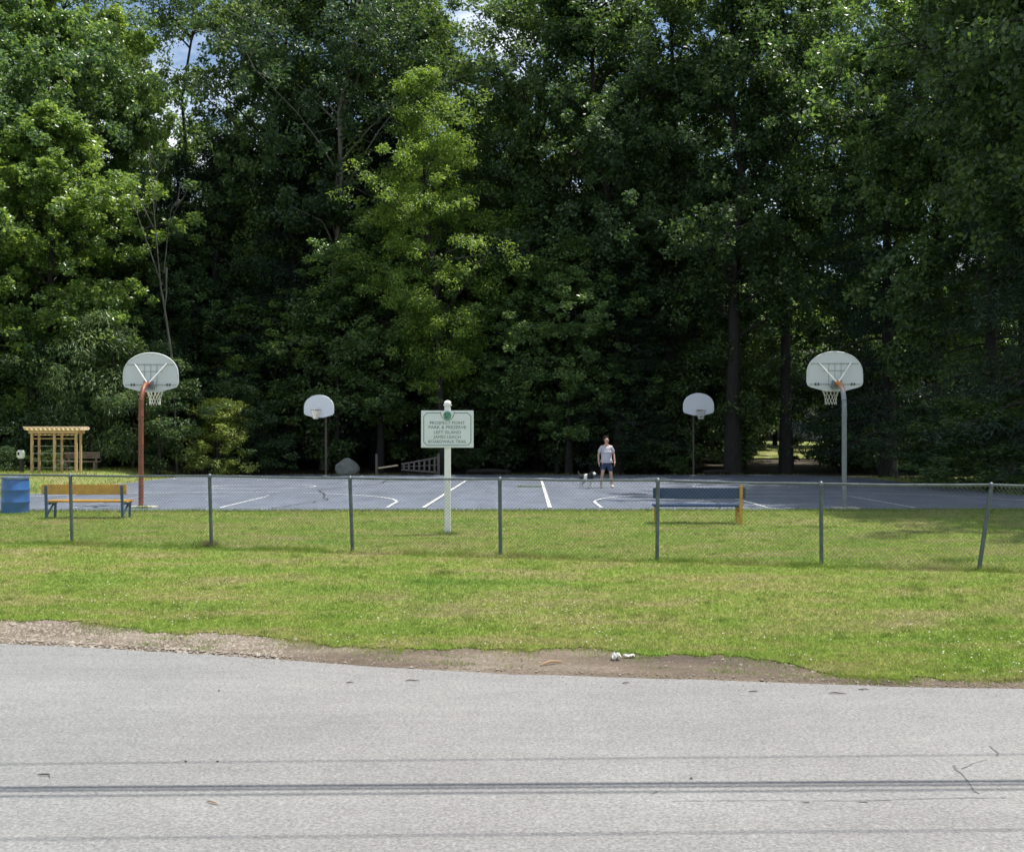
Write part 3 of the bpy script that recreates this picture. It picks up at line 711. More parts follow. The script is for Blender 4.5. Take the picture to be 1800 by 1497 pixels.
# second and third rows: alike trunks and crowns deep in the wood
LANDMARKS = [(-60, 'the left border'), (95, 'the pergola'), (180, 'the willow bush'), (262, 'the red pole hoop'), (383, 'the bright lime shrub'), (478, 'the forked oak'), (560, 'the left far hoop'), (611, 'the grey boulder'), (700, 'the wooden gate'), (785, 'the park sign'), (870, 'the fallen log'), (957, 'the court divider line'), (1066, 'the man'), (1150, 'the navy bench'), (1225, 'the right far hoop'), (1290, 'the first dark oak trunk'), (1382, 'the second dark oak trunk'), (1470, 'the grey pole hoop'), (1600, 'the shaded court corner'), (1733, 'the leaning fence post'), (1860, 'the right border')]
USED = {}
def where(px, row):
    lp, nm = min(LANDMARKS, key=lambda q: abs(q[0] - px))
    d = px - lp; rel = 'straight behind' if abs(d) < 22 else ('just left of' if d < 0 else 'just right of')
    return '%s, %s %s' % (row, rel, nm)
GR = 'trees deep in the wood'
rr = random.Random(5)
def gap(px, D):      # leave light wells
    return (1290 < px < 1800 and D < 107 and D > 66)
for D, hs, step in ((71, 1.00, 4.6), (79, .90, 4.6), (88, .84, 4.8), (98, .80, 5.0)):
    x = -.5 * D - 4
    while x < .5 * D + 8:
        px = 900 + x / D * FOC + rr.uniform(-20, 20)
        if not gap(px, D) and not (px < 235 and D < 75):
            kx = rr.choice(['oak1', 'oak2', 'maple1', 'maple2', 'hemlock1', 'oak1'])
            sz = hs * rr.uniform(.88, 1.08) * (.90 if px < 480 else 1.0)
            if 250 < px < 440: sz = .70 + .0025 * (D - 71)
            T(kx, px, D + rr.uniform(-2, 2), {'oak': 'dark oak ', 'map': 'green maple ', 'hem': 'dark hemlock '}[kx[:3]] + where(px, {71: 'behind the front trees', 79: 'in the third row', 88: 'deep in the wood', 98: 'in the rearmost row'}[D]), group=GR, name='forest_tree', s=rr.uniform(.9, 1.1), sz=sz)
        x += step * rr.uniform(.8, 1.2)
# understory along the edge of the wood
GU = 'saplings under the tall trees'
for D, step in ((60.5, 2.3), (65, 2.6), (72, 3.0), (82, 3.6)):
    x = -.5 * D
    while x < .48 * D:
        px = 900 + x / D * FOC
        if not ((1315 < px < 1372 or 1405 < px < 1465) and 60 < D < 85) and not (1372 < px < 1640 and 74 < D < 80) and not (300 < px < 520 and D < 62) and not (640 < px < 790 and D < 62) and not (1345 < px < 1420):
            T(rr.choice(['under1', 'under2', 'under1', 'hemlock2' if D > 64 else 'under2']), px, D + rr.uniform(-.8, .8), 'leafy sapling ' + where(px, {60.5: 'at the front edge of the wood', 65: 'inside the wood', 72: 'well inside the wood', 82: 'deep in the shaded wood'}[D]), group=GU, name='sapling', cat='sapling', s=rr.uniform(.75, 1.15) * (1 if D < 64 else 1.2))
        x += step * rr.uniform(.7, 1.3)
# singled-out shrubs at the front
T('willow', 172, 56, 'light green willow bush above and left of the red pole hoop', name='willow_bush', cat='bush', s=1.15, sz=1.15)
T('under1', 278, 54, 'leafy young tree behind the net of the red pole hoop', name='young_tree', cat='sapling', s=.75, sz=.62)
T('under2', 60, 56, 'dark bush in the shade behind the wooden pergola', name='bush', cat='bush', s=1.0)
T('lime', 383, 55.9, 'bright lime green shrub between the red pole hoop and the left far hoop', name='shrub', cat='shrub', s=1.1, sz=1.0)
T('under2', 455, 57.5, 'dark green shrub just right of the bright lime shrub', name='shrub', cat='shrub', s=.7, sz=.55)
T('under2', 420, 58.5, 'arching bush behind the bright lime shrub', name='shrub', cat='shrub', s=.75, sz=.72)
T('shrub', 1190, 57, 'low green weeds at the foot of the right far hoop', name='shrub', cat='shrub', s=.45, sz=.35)
T('under2', 1740, 40, 'broad dark green bush on the shaded bank at the right', name='bush', cat='bush', s=1.0, sz=.52)
T('under1', 1640, 45, 'dark bush behind the grey pole hoop at the edge of the court', name='bush', cat='bush', s=.75, sz=.35)
T('shrub', 87, 52, 'tall green weeds growing inside the left bay of the pergola', name='weeds', cat='weeds', s=.42, sz=.36)
T('shrub', 108, 52.5, 'low yellow green weeds behind the right bay of the pergola', name='weeds', cat='weeds', s=.3, sz=.22)
T('shrub', 12, 52, 'scrubby weeds left of the black post with the white box', name='weeds', cat='weeds', s=.5, sz=.42)
# dead grey stems left of centre
def dead_stems():
    rt = thing('dead_tree', 'bare grey multi-stemmed dead tree among the leaves at upper left', 'dead tree', at(292, 55.5), 0)
    segs = [(284, 520, 262, 250, .035), (284, 500, 225, 330, .03), (270, 400, 245, 345, .02), (288, 480, 300, 370, .03), (300, 370, 322, 350, .02), (268, 330, 278, 290, .02), (292, 470, 288, 560, .05)]
    V = []; F = []
    def w(px, py): return Vector(((px - 292) * 55.5 / FOC, 0, CAMZ + (HY - py) * 55.5 / FOC - rt.location.z))
    r = random.Random(3)
    V = []; F = []
    tube_np(V, F, [Vector((.5, .1, -.2)), w(305, 650), w(292, 560), w(284, 510)], [.07, .06, .05, .04], 7)
    for a, b, c, d, rad in segs:
        p0, p1 = w(a, b), w(c, d); m = p0.lerp(p1, .5) + Vector((r.uniform(-.1, .1), r.uniform(-.4, .4), 0))
        tube_np(V, F, [p0, m, p1], [rad, rad * .7, rad * .3], 5)
    for k in range(16):
        a, b, c, d, rad = r.choice(segs); q = r.uniform(.3, .95); p = w(a, b).lerp(w(c, d), q)
        tube_np(V, F, [p, p + Vector((r.uniform(-.8, .8), r.uniform(-.5, .5), r.uniform(.4, 1.2)))], [.014, .005], 4)
    link('trunk', np_mesh('trunk', [q for s in V for q in s], F, [M['deadbark']], True), rt)
dead_stems()

# far wood that reads as one mass
r2 = np.random.default_rng(21)
nC = 2600
ang = r2.uniform(-.62, .62, nC); Dd = r2.uniform(108, 122, nC)
Cx = np.tan(ang) * Dd; Cz = terrain(Cx, Dd) + r2.random(nC) ** 1.1 * (14.5 + 2 * np.sin(Cx * .3) - 2.0 * (Cx < -20))
Lf = leaf_quads(np.stack([Cx, Dd, Cz], 1), r2.uniform(1.2, 2.4, nC), 34, .75, .5, r2)
fw = link('far_woods', np_mesh('far_woods', Lf, np.arange(len(Lf)).reshape(-1, 4), [M['under']])); tag(fw, 'mass of foliage far back in the wood', kind='stuff')

# meadow clearing glimpsed through the trunks
mx_, my_ = np.linspace(14, 40, 30), np.linspace(70, 100, 30)
me_ = grid_mesh(mx_, my_, terrain, M['lawn'], .02, keep=lambda x, y: (np.abs(x / y - .235) < .05) & (y > 74))
tag(link('clearing', me_), 'sunlit grass in a clearing behind the trunks', kind='structure')

# ------------------------------------------------------------------ house behind the wood
def house():
    p = at(1500, 103); rt = thing('house', 'pale grey house mostly hidden behind the trees at right', 'house', (p.x + 3, p.y, p.z), .1)
    W_, D_, H_ = 14, 9, 6.0
    MB().box((0, D_ / 2, H_ / 2), (W_, D_, H_)).build('wall', M['siding'], rt)
    for k in range(28): MB().box((0, -.03, .15 + k * .21), (W_, .03, .19)).build('siding_board', M['siding'], rt)
    m = MB(); m.prism([(0, 0), (D_ / 2 + .5, 2.4), (D_ + 1, 0)], -W_ / 2 - .4, W_ / 2 + .4)
    roof = m.build('roof', M['roof'], rt, (0, -.5, H_)); roof.rotation_euler = (0, 0, math.radians(90)); roof.location = (0, -.5, H_ + .01)
    MB().box((2, D_ / 2, H_ + 2.6), (.8, .8, 1.4)).build('chimney', M['siding'], rt)
    for z in (1.6, 4.4):
        for x in (-5, -2, 1.5, 4.8):
            fr = MB().box((x, -.07, z), (1.3, .06, 1.5)).build('window', M['white'], rt)
            for dx in (-.3, .3): MB().box((x + dx, -.11, z), (.52, .03, 1.3)).build('pane', M['glass'], fr)
house()

# ------------------------------------------------------------------ utility poles and wires above the road (out of frame overhead; they throw the shadow lines)
def utility(x, y, label):
    rt = thing('utility_pole', label, 'utility pole', (x, y, TZ(x, y) - .1))
    MB().tube([(0, 0, 0), (0, 0, 11.3)], [.17, .11], 12).build('pole', M['utility'], rt, smooth=True)
    MB().box((0, 0, 10.3), (.1, 2.6, .12)).build('crossarm', M['utility'], rt)
    for dy in (-1.1, 0, 1.1): MB().lathe([(.04, 0), (.06, .05), (.03, .1), (.05, .16), (.02, .2)], 10, (0, dy, 10.37)).build('insulator', M['darksteel'], rt)
k_ = SUN_VEC.y / SUN_VEC.z; kx_ = SUN_VEC.x / SUN_VEC.z
wires = [  # (photo y of the shadow at the left, right edge, height above road, radius, label)
    (1342, 1325, 8.2, .011, 'thin overhead wire, the farthest from the camera'),
    (1383.5, 1371.5, 6.15, .030, 'thick black cable bundle strung over the road'),
    (1389.0, 1377.5, 6.35, .020, 'black cable just above the thick bundle'),
    (1398.5, 1386, 7.2, .017, 'overhead wire above the cable bundle'),
    (1474, 1457, 8.2, .011, 'thin overhead wire, the nearest to the camera')]
for i, (yl, yr, h, rad, lab) in enumerate(wires):
    (x0, y0), (x1, y1) = RP(0, yl), RP(1800, yr)
    a = Vector((x0 + kx_ * h, y0 + k_ * h, ROADZ + h)); b = Vector((x1 + kx_ * h, y1 + k_ * h, ROADZ + h)); d = (b - a) / (b.x - a.x)
    pts = []
    for j in range(33):
        x = -24 + 50 * j / 32; q = a + d * (x - a.x); q.z += .0012 * (x - 2) ** 2 - .01
        pts.append(q)
    o = MB().tube(pts, rad, 6).build('overhead_wire', M['cable'], None); tag(o, lab, 'wire', 'overhead wires')
utility(-24, 10.0, 'wooden utility pole beyond the left border beside the road')
utility(26, 7.6, 'wooden utility pole beyond the right border beside the road')

# ------------------------------------------------------------------ chain link fence
def fence():
    fpx = [(-125, 951), (125, 957), (370, 960), (618, 966), (880, 979), (1155, 984), (1444, 995), (1722, 1003), (1990, 1012)]
    xs_ = []
    for px, py in fpx:   # point where the sight line of this column meets the fence line
        m = (px - 900) / FOC; D = 18.72 / (1 + .262 * m); xs_.append(m * D)
    rt = thing('chain_link_fence', 'low galvanised chain link fence running across the whole lawn', 'fence', (0, 0, 0))
    Hf = 1.22
    tops = []; bots = []
    for i, x in enumerate(xs_):
        y = float(fence_y(x)); z = TZ(x, y) - .0
        hh = Hf + (.0 if i != 2 else .0) + [0, -.01, .01, 0, .01, .02, .0, .01, 0][i]
        lean = Vector((.20, .03, 0)) if i == 7 else Vector((random.uniform(-.02, .02), 0, 0)) + (Vector((-.045, 0, 0)) if i in (1, 2, 3) else Vector((0, 0, 0)))
        if i == 7: base = Vector((x - .02, y, z - .03))
        else: base = Vector((x, y, z - .03))
        if i in (1, 2, 3): base.x += .02
        top = base + lean + Vector((0, 0, hh + .03)); tops.append(top); bots.append(base)
        MB().tube([base, top], .031, 10).build('post', M['fencepost'], rt, smooth=True)
        MB().lathe([(.040, 0), (.042, .03), (.030, .055), (.008, .07)], 10, tuple(top)).build('post_cap', M['fencerail'], rt, smooth=True)
    ztop = [t.z + .01 for t in tops]
    # rail with slight sag/wobble
    pts = []
    for i in range(len(tops) - 1):
        for k in range(5):
            q = tops[i].lerp(tops[i + 1], k / 5); q.z += .012 - .012 * math.sin(math.pi * k / 5) + random.uniform(-.003, .003); q.y -= .0; pts.append(q)
    pts.append(tops[-1])
    MB().tube([p + Vector((0, -.0, .02)) for p in pts], .0175, 8).build('top_rail', M['fencerail'], rt, smooth=True)
    # diamond mesh, one part per bay
    pitch = .058
    for i in range(len(tops) - 1):
        b0, b1, t0, t1 = bots[i] + Vector((0, 0, .05)), bots[i + 1] + Vector((0, 0, .05)), tops[i].copy(), tops[i + 1].copy()
        L = (b1 - b0).length; n = int(L / (pitch)); V = []; F = []
        def P(u, v, off=0):
            sag = -.012 * math.sin(math.pi * min(1, max(0, u)))
            belly = .02 * math.sin(math.pi * v) * math.sin(u * 9 + i)
            p = (b0.lerp(b1, u)).lerp(t0.lerp(t1, u), v); p.z += sag + .015; p.y += belly - .03 + off; return p
        hgt = Hf
        rw = .0018
        slope = hgt / L   # 45 degree wires
        for fam in (1, -1):
            for k in range(-int(hgt / pitch) - 1, n + int(hgt / pitch) + 2):
                # wire: horizontal position s = k*pitch + fam*z
                ptsw = []
                for j in range(9):
                    v = j / 8; s = (k * pitch + fam * v * hgt + (hgt if fam < 0 else 0) - (0 if fam > 0 else 0)) / L
                    ptsw.append((s, v))
                seg = [q for q in ptsw if -0.0001 <= q[0] <= 1.0001]
                if len(seg) < 2: continue
                Vl = [P(s, v, fam * .002) for s, v in seg]
                base = sum(len(q) for q in V); row = []
                for p in Vl:
                    for a in (90, 210, 330):
                        ca, sa = math.cos(math.radians(a)) * rw, math.sin(math.radians(a)) * rw
                        row.append((p.x - fam * ca * .7, p.y + sa, p.z + ca * .7))
                V.append(row)
                for j in range(len(Vl) - 1):
                    for a in range(3):
                        F.append((base + j * 3 + a, base + j * 3 + (a + 1) % 3, base + (j + 1) * 3 + (a + 1) % 3, base + (j + 1) * 3 + a))
        # twisted barbs along the top
        link('wire_mesh', np_mesh('wire_mesh', [q for s in V for q in s], F, [M['wire']]), rt)
        m = MB()
        for k in range(int(L / pitch)):
            p = P((k + .5) * pitch / L, 1.0); m.bar(p + Vector((-.012, 0, -.02)), p + Vector((.012, 0, .045)), .005, .005)
        m.build('wire_knuckles', M['wire'], rt)
fence()

# ------------------------------------------------------------------ basketball hoops
def board_outline(r=.06):
    w2 = .71
    P = [(-.16, 0), (-.62, .115)]
    P = [(-.22, .0), (-.60, .10), (-.675, .135), (-.71, .21), (-.71, .43)]
    for k in range(1, 20):
        a = math.pi * (1 - k / 20); P.append((.71 * math.cos(a), .43 + .57 * math.sin(a) ** .92))
    P += [(.71, .43), (.71, .21), (.675, .135), (.60, .10), (.22, 0)]
    return P
def hoop(label, base, rz, pole_mat, neck_mat, front, back, swing=0., pole_r=.063, rim_z=3.05, near=True, bz=3.02):
    rt = thing('basketball_hoop', label, 'basketball hoop', base, rz)
    # local +y: direction the board faces (towards the court)
    ctl = [(0, 0, -.1), (0, 0, 1.0), (0, 0, 2.0), (0, 0, 2.62)]
    for k in range(1, 8):
        a = math.radians(90 * k / 7); ctl.append((.0, .52 * (1 - math.cos(a)), 2.62 + .58 * math.sin(a)))
    ctl.append((0, .62, 3.2))
    if near:
        MB().tube(ctl[:5], pole_r, 14).build('pole', M[pole_mat], rt, smooth=True)
        MB().tube(ctl[4:], pole_r * .985, 14).build('gooseneck', M[neck_mat], rt, smooth=True)
        MB().lathe([(pole_r + .006, 0), (pole_r + .006, .05)], 14, (0, 0, 2.35)).build('pole_collar', M[pole_mat], rt, smooth=True)
    else:
        MB().tube(ctl, pole_r, 12).build('pole', M[pole_mat], rt, smooth=True)
    MB().box((0, .66, 3.17), (.26, .08, .22), None, .01).build('mounting_plate', M['darksteel' if not near else 'galv'], rt)
    by = .86
    # support arms between gooseneck and board
    for sx in (-1, 1):
        MB().tube([(sx * .03, .60, 3.24), (sx * .42, by - .03, bz + .73)], .018, 8).build('strut', M['white'], rt, smooth=True)
        MB().bar((sx * .09, .66, 3.12), (sx * .09, by - .02, 3.12), .04, .05).build('bracket_arm', M['darksteel'], rt)
    out = board_outline()
    m = MB(); m.prism([(x, z + bz) for x, z in out], by, by + .03); bd = m.build('backboard', M[front], rt)
    # back skin, rolled edge and ribs
    m = MB(); m.prism([(x * .985, bz + .5 + (z - .5) * .985) for x, z in out], by - .012, by - .003); m.build('back_panel', M[back], bd)
    m = MB(); n = len(out)
    for i in range(n):
        a, b = out[i], out[(i + 1) % n]; m.tube([(a[0], by - .005, a[1] + bz), (b[0], by - .005, b[1] + bz)], .022, 6)
    m.build('edge_flange', M['boardfront' if not near else 'boardback'], bd, smooth=True)
    if near:
        rib = M['ribgrey']
        for z, xw in ((.17, .66), (.70, .60)): MB().bar((-xw, by - .022, bz + z), (xw, by - .022, bz + z), .016, .022).build('rib', rib, bd)
        for z in (.52,): MB().bar((-.3, by - .02, bz + z), (.3, by - .02, bz + z), .014, .016).build('rib', rib, bd)
        for x in (-.16, .0, .16): MB().bar((x, by - .019, bz + .1), (x, by - .019, bz + .72), .012, .012).build('rib', rib, bd)
        for x in (-.5, -.43, .43, .5): MB().box((x, by - .025, bz + .17), (.035, .02, .06)).build('bolt', M['darksteel'], bd)
    else:
        MB().box((0, by - .03, bz + .4), (.3, .03, .3)).build('back_brace', M['darksteel'], bd)
    # rim: ring + neck plate
    rz_ = rim_z + .02; ry = by + .38
    MB().bar((0, by + .03, rz_), (0, by + .17, rz_), .16, .05).build('rim_bracket', M['darksteel'], rt)
    m = MB(); pts = [(.228 * math.cos(a), ry + .228 * math.sin(a), rz_) for a in [2 * math.pi * k / 28 for k in range(29)]]
    m.tube(pts, .011, 6, cap=False); m.build('rim', M['rim'], rt, smooth=True)
    # net: crossing cords narrowing downwards
    m = MB(); N = 12; lv = [(0, .225), (.10, .185), (.20, .155), (.30, .14), (.40, .145 if near else .10)]
    for i in range(len(lv) - 1):
        for k in range(N):
            for s in (0, 1):
                a0 = 2 * math.pi * (k + (i % 2) * .5) / N; a1 = 2 * math.pi * (k + (i % 2) * .5 + (s - .5)) / N
                (z0, r0), (z1, r1) = lv[i], lv[i + 1]
                m.tube([(r0 * math.cos(a0), ry + swing * z0 + r0 * math.sin(a0), rz_ - z0), (r1 * math.cos(a1), ry + swing * z1 + r1 * math.sin(a1), rz_ - z1)], .0065 if near else .012, 4, cap=False)
    m.build('net', M['net'], rt)
    MB().lathe([(.19, 0), (.19, .02), (pole_r + .02, .05)], 16, (0, 0, TZ(base[0], base[1]) - base[2] + .03)).build('footing', M['concrete'], rt)
    return rt
M['ribgrey'] = plain('rib_grey_paint', (.33, .39, .37), .6, 0, .15, 6)  # ribs a darker grey-green than the back panel
p = at(248, 29.75); hoop('basketball hoop with rust red pole seen from behind, nearest on the left', (p.x, p.y, p.z), 0.02, 'rustred', 'rustred', 'boardfront', 'boardback', rim_z=3.05)
p = at(1484, 29.25); hoop('basketball hoop with grey pole and orange rusted neck seen from behind, nearest on the right', (p.x, p.y, p.z), 0.0, 'galv', 'rustorange_galv' if 'rustorange_galv' in M else 'galv', 'boardfront', 'boardback')
p = at(573, 54.0); hoop('far basketball hoop with white board and thin dark pole, left of the park sign', (p.x, p.y, p.z), math.pi - .22, 'darkpole', 'darkpole', 'boardfront', 'boardback', .0, .055, near=False, bz=2.75)
p = at(1219, 54.5); hoop('far basketball hoop with white board right of the man with the dog', (p.x, p.y, p.z), math.pi + .12, 'darkpole', 'darkpole', 'boardfront_dull', 'boardback', 0, .045, near=False, bz=2.85)
# concrete pads under the near hoops
for px, D in ((252, 29.55), (1487, 29.1)):
    pp = at(px, D); o = MB().box((pp.x, pp.y, pp.z + .05), (.62, .5, .06), None, .01).build('concrete_pad', M['concrete']); tag(o, 'pale concrete pad under the ' + ('rust red' if px < 900 else 'grey') + ' hoop pole', 'concrete pad')

# orange rust on the right neck: its own small sleeve part
for o in [o for o in bpy.data.objects if o.name.startswith('gooseneck')]:
    if o.parent.location.x > 0:
        m, t, b, out_ = newmat('rust_streaked_steel')
        tcn = t.nodes.new('ShaderNodeTexCoord'); sx = t.nodes.new('ShaderNodeSeparateXYZ'); t.links.new(tcn.outputs['Object'], sx.inputs[0])
        f = t.nodes.new('ShaderNodeMath'); f.operation = 'ADD'; t.links.new(sx.outputs['Y'], f.inputs[0])
        nz = t.nodes.new('ShaderNodeMath'); nz.operation = 'MULTIPLY'; nz.inputs[1].default_value = .25; t.links.new(noise(t, 14, 5, .7), nz.inputs[0]); t.links.new(nz.outputs[0], f.inputs[1])
        cc = ramp(t, f.outputs[0], [(.15, (.24, .26, .28)), (.42, (.45, .17, .04))])
        t.links.new(cc, b.inputs['Base Color']); b.inputs['Roughness'].default_value = .6; b.inputs['Metallic'].default_value = .2
        o.data.materials[0] = m
        o['label'] = 'orange rust stained bend of the pole'

# ------------------------------------------------------------------ park sign
def text_part(txt, size, x, z, mat, parent, name='lettering', y=-.03, maxw=None):
    cu = bpy.data.curves.new(name, 'FONT'); cu.body = txt; cu.size = size; cu.align_x = 'CENTER'; cu.align_y = 'CENTER'; cu.extrude = .0015; cu.resolution_u = 2
    o = bpy.data.objects.new('tmp_text', cu); COL.objects.link(o)
    bpy.context.view_layer.update(); dg = bpy.context.evaluated_depsgraph_get()
    me = bpy.data.meshes.new_from_object(o.evaluated_get(dg)); bpy.data.objects.remove(o)
    me.materials.clear(); me.materials.append(mat)
    q = link(name, me, parent, (x, y, z), (math.pi / 2, 0, 0))
    if maxw:
        wv = max(v.co.x for v in me.vertices) - min(v.co.x for v in me.vertices); q.scale = (maxw / wv, 1, 1)
    return q
def sign():
    p = at(786.5, 22.05); rt = thing('park_sign', 'white park sign board with green lettering on a white post behind the fence', 'sign', (p.x, p.y, p.z))
    MB().box((0, .055, 1.22), (.115, .115, 2.5), None, .006).build('post', M['white'], rt)
    MB().box((0, .055, 2.485), (.15, .15, .03), None, .004).build('cap_base', M['white'], rt)
    MB().lathe([(.055, 0), (.07, .03), (.05, .06), (.012, .075)], 16, (0, .055, 2.50)).build('finial', M['white'], rt, smooth=True)
    bd = MB().box((0, -.018, 2.03), (.99, .028, .70), None, .004).build('board', M['signface'], rt)
    # green border with notched corners and a dip round the emblem
    W2, H2, z0 = .445, .305, 2.03; c = .06
    path = [(-.13, H2), (-W2 + c, H2), (-W2 + c, H2), (-W2, H2 - c), (-W2, -H2 + c), (-W2 + c, -H2), (W2 - c, -H2), (W2, -H2 + c), (W2, H2 - c), (W2 - c, H2), (.13, H2)]
    m = MB()
    for a, b in zip(path[:-1], path[1:]):
        if a != b: m.bar((a[0], -.034, z0 + a[1]), (b[0], -.034, z0 + b[1]), .003, .011)
    pa = [(.13 * math.cos(math.radians(t_)), H2 + .02 + .16 * math.sin(math.radians(t_))) for t_ in range(180, 361, 15)]
    for a, b in zip(pa[:-1], pa[1:]): m.bar((a[0], -.034, z0 + a[1]), (b[0], -.034, z0 + b[1]), .003, .010)
    m.build('border', M['signgreen'], bd)
    em = MB(); 
    em.prism([(.075 * math.cos(a), z0 + .255 + .08 * math.sin(a)) for a in [2 * math.pi * k / 24 for k in range(24)]], -.038, -.032)
    em = em.build('emblem', M['lightgreen'], bd)
    m = MB(); m.prism([(-.06, z0 + .21), (-.01, z0 + .20), (.01, z0 + .25), (-.03, z0 + .24)], -.041, -.036); m.prism([(-.065, z0 + .27), (-.02, z0 + .255), (-.02, z0 + .31), (-.05, z0 + .31)], -.041, -.036); m.prism([(.01, z0 + .29), (.055, z0 + .27), (.04, z0 + .31)], -.041, -.036)
    m.build('emblem_mark', M['signgreen'], em)
    for txt, z, wd in (('PROSPECT POINT', .115, .66), ('PARK & PRESERVE', .032, .71), ('LEFT ISLAND', -.062, .51), ('JAMES LEACH', -.150, .51), ('BOARDWALK TRAIL', -.238, .72)):
        text_part(txt, .082, 0, z0 + z, M['signgrey'], bd, maxw=wd, y=-.034)
sign()

# ------------------------------------------------------------------ benches
def bench(label, px, D, W_, slat_m, frame_m, rz=0., kind=0):
    p = at(px, D); rt = thing('park_bench', label, 'bench', (p.x, p.y, p.z), rz)
    # seen from behind: local +y away from the camera is the sitting side
    h = .80
    MB().box((0, 0, h - .11), (W_, .045, .225), None, .01).build('backrest', M[slat_m], rt)
    for k, y in enumerate((.17, .33, .49)):
        MB().box((.0, y, .415), (W_ * .97, .14, .04), None, .006).build('seat_plank', M[slat_m if kind == 0 else 'blue'], rt)
    for sx in (-1, 1):
        x = sx * (W_ / 2 - .10)
        MB().bar((x, .03, -.05), (x, -.055 if kind else -.03, h - .02 if not kind else h + .05), .065 if kind else .055, .045, .004).build('leg', M[frame_m], rt)
        MB().bar((x, .02, .36), (x, .56, .38), .05, .04).build('seat_support', M[frame_m], rt)
        MB().bar((x, .05, .12), (x, .42, .365), .035, .03).build('brace', M[frame_m], rt)
        MB().bar((x, .48, -.05), (x, .50, .36), .045, .045).build('leg', M[frame_m], rt)
b1 = bench('yellow slatted bench with blue legs beside the blue barrel', 148, 25.9, 1.90, 'yellow', 'blueframe', -.02)
b2 = bench('dark blue bench with yellow legs behind the fence at right', 1229, 24.4, 1.93, 'blue', 'yellow', -.02, 1)

# ------------------------------------------------------------------ barrel
p = at(27, 27.9)
rt = thing('trash_barrel', 'blue plastic drum used as a litter bin at the left edge of the lawn', 'barrel', (p.x, p.y, p.z))
prof = [(.27, 0), (.305, .02), (.315, .08), (.318, .27), (.328, .285), (.328, .305), (.318, .32), (.318, .56), (.328, .575), (.328, .595), (.318, .61), (.314, .78), (.30, .835)]
MB().lathe(prof, 36).build('drum', M['barrel'], rt, smooth=True)
MB().lathe([(.305, 0), (.325, .01), (.325, .05), (.30, .06), (.285, .03), (.0, .025)], 36, (0, 0, .835)).build('rim', M['barreltop'], rt, smooth=True)

# ------------------------------------------------------------------ pergola, white box, brown bench
def pergola():
    p = at(95, 50.2); z0 = p.z; s = FOC / 50.2
    rt = thing('garden_pergola', 'new pine pergola frame with slatted top and wire rungs at left', 'pergola', (p.x, p.y, z0), 0)
    W2 = .95; Hh = 1.78
    for x in (-W2, .02, W2): 
        MB().box((x, 0, Hh / 2 - .05), (.10, .10, Hh + .1), None, .006).build('post', M['pine'], rt)
    for x in (-W2 + .06, .10, W2 - .03):
        MB().box((x, .62, Hh / 2 - .05), (.09, .09, Hh + .1), None, .006).build('post', M['pine'], rt)
    for y in (-.055, .68): MB().box((0, y, Hh - .02), (2.15, .05, .14), None, .006).build('beam', M['pine'], rt)
    for k in range(13):
        x = -1.16 + 2.32 * k / 12
        m = MB(); m.prism([(-.30, .12), (.92, .12), (.92, .08), (.78, 0), (-.16, 0), (-.30, .08)], -.045, .045)
        o = m.build('rafter', M['pine2'], rt, (x, 0, Hh + .055), (0, 0, math.radians(90)))
    for k in range(3): MB().box((0, -.22 + k * .42, Hh + .195), (2.5, .05, .035)).build('roof_batten', M['pine2'], rt)
    for z in (1.63, 1.47, 1.15, .84, .52, .22):
        for a, b in ((-W2 + .05, -.03), (.07, W2 - .05)):
            MB().tube([(a, 0, z), (b, 0, z)], .014 if z < 1.4 else .022, 6).build('rung', M['wirebar' if z < 1.4 else 'pine'], rt)
pergola()
p = at(37, 50)
rt = thing('white_box_on_post', 'small white box on a black post left of the pergola', 'box on post', (p.x, p.y, p.z))
MB().box((.02, 0, .3), (.16, .14, .62), None, .02).build('post', M['black'], rt)
bx_ = MB().box((0, -.02, .80), (.34, .16, .36), None, .05).build('box', M['white'], rt)
MB().box((-.07, -.105, .83), (.08, .012, .12), None, .004).build('opening', M['black'], bx_)
p = at(143, 52.6)
rt = thing('wooden_bench', 'brown weathered wooden bench in the shade behind the pergola', 'bench', (p.x, p.y, p.z), .1)
for z in (.62, .72, .82): MB().box((0, .2, z), (1.55, .04, .09), None, .006).build('back_slat', M['oldwood'], rt)
for y in (-.15, 0, .13): MB().box((0, y, .43), (1.55, .11, .04), None, .006).build('seat_plank', M['oldwood'], rt)
for x in (-.6, .6):
    for y in (-.16, .2): MB().box((x, y, .2 if y < 0 else .4), (.08, .06, .48 if y < 0 else .86)).build('leg', M['oldwood'], rt)

# ------------------------------------------------------------------ boulder, gate
def rock(name, size, seed, mat, sub=3):
    bm = bmesh.new(); bmesh.ops.create_icosphere(bm, subdivisions=sub, radius=1); r = random.Random(seed)
    pl = [(Vector((r.uniform(-1, 1), r.uniform(-1, 1), r.uniform(-.4, 1))).normalized(), r.uniform(.62, .9)) for _ in range(9)]
    for v in bm.verts:
        for n, d in pl:
            q = v.co.dot(n)
            if q > d: v.co -= n * (q - d) * .9
        v.co *= 1 + .03 * math.sin(v.co.x * 9 + seed) * math.sin(v.co.y * 8 + v.co.z * 7)
        v.co = Vector((v.co.x * size[0], v.co.y * size[1], v.co.z * size[2]))
    me = bpy.data.meshes.new(name); bm.to_mesh(me); bm.free(); me.materials.append(mat)
    return me
p = at(611, 57.2)
o = link('boulder', rock('boulder', (.62, .5, .50), 4, M['rock']), None, (p.x, p.y, p.z + .33)); tag(o, 'grey granite boulder between the left far hoop and the wooden gate', 'boulder')
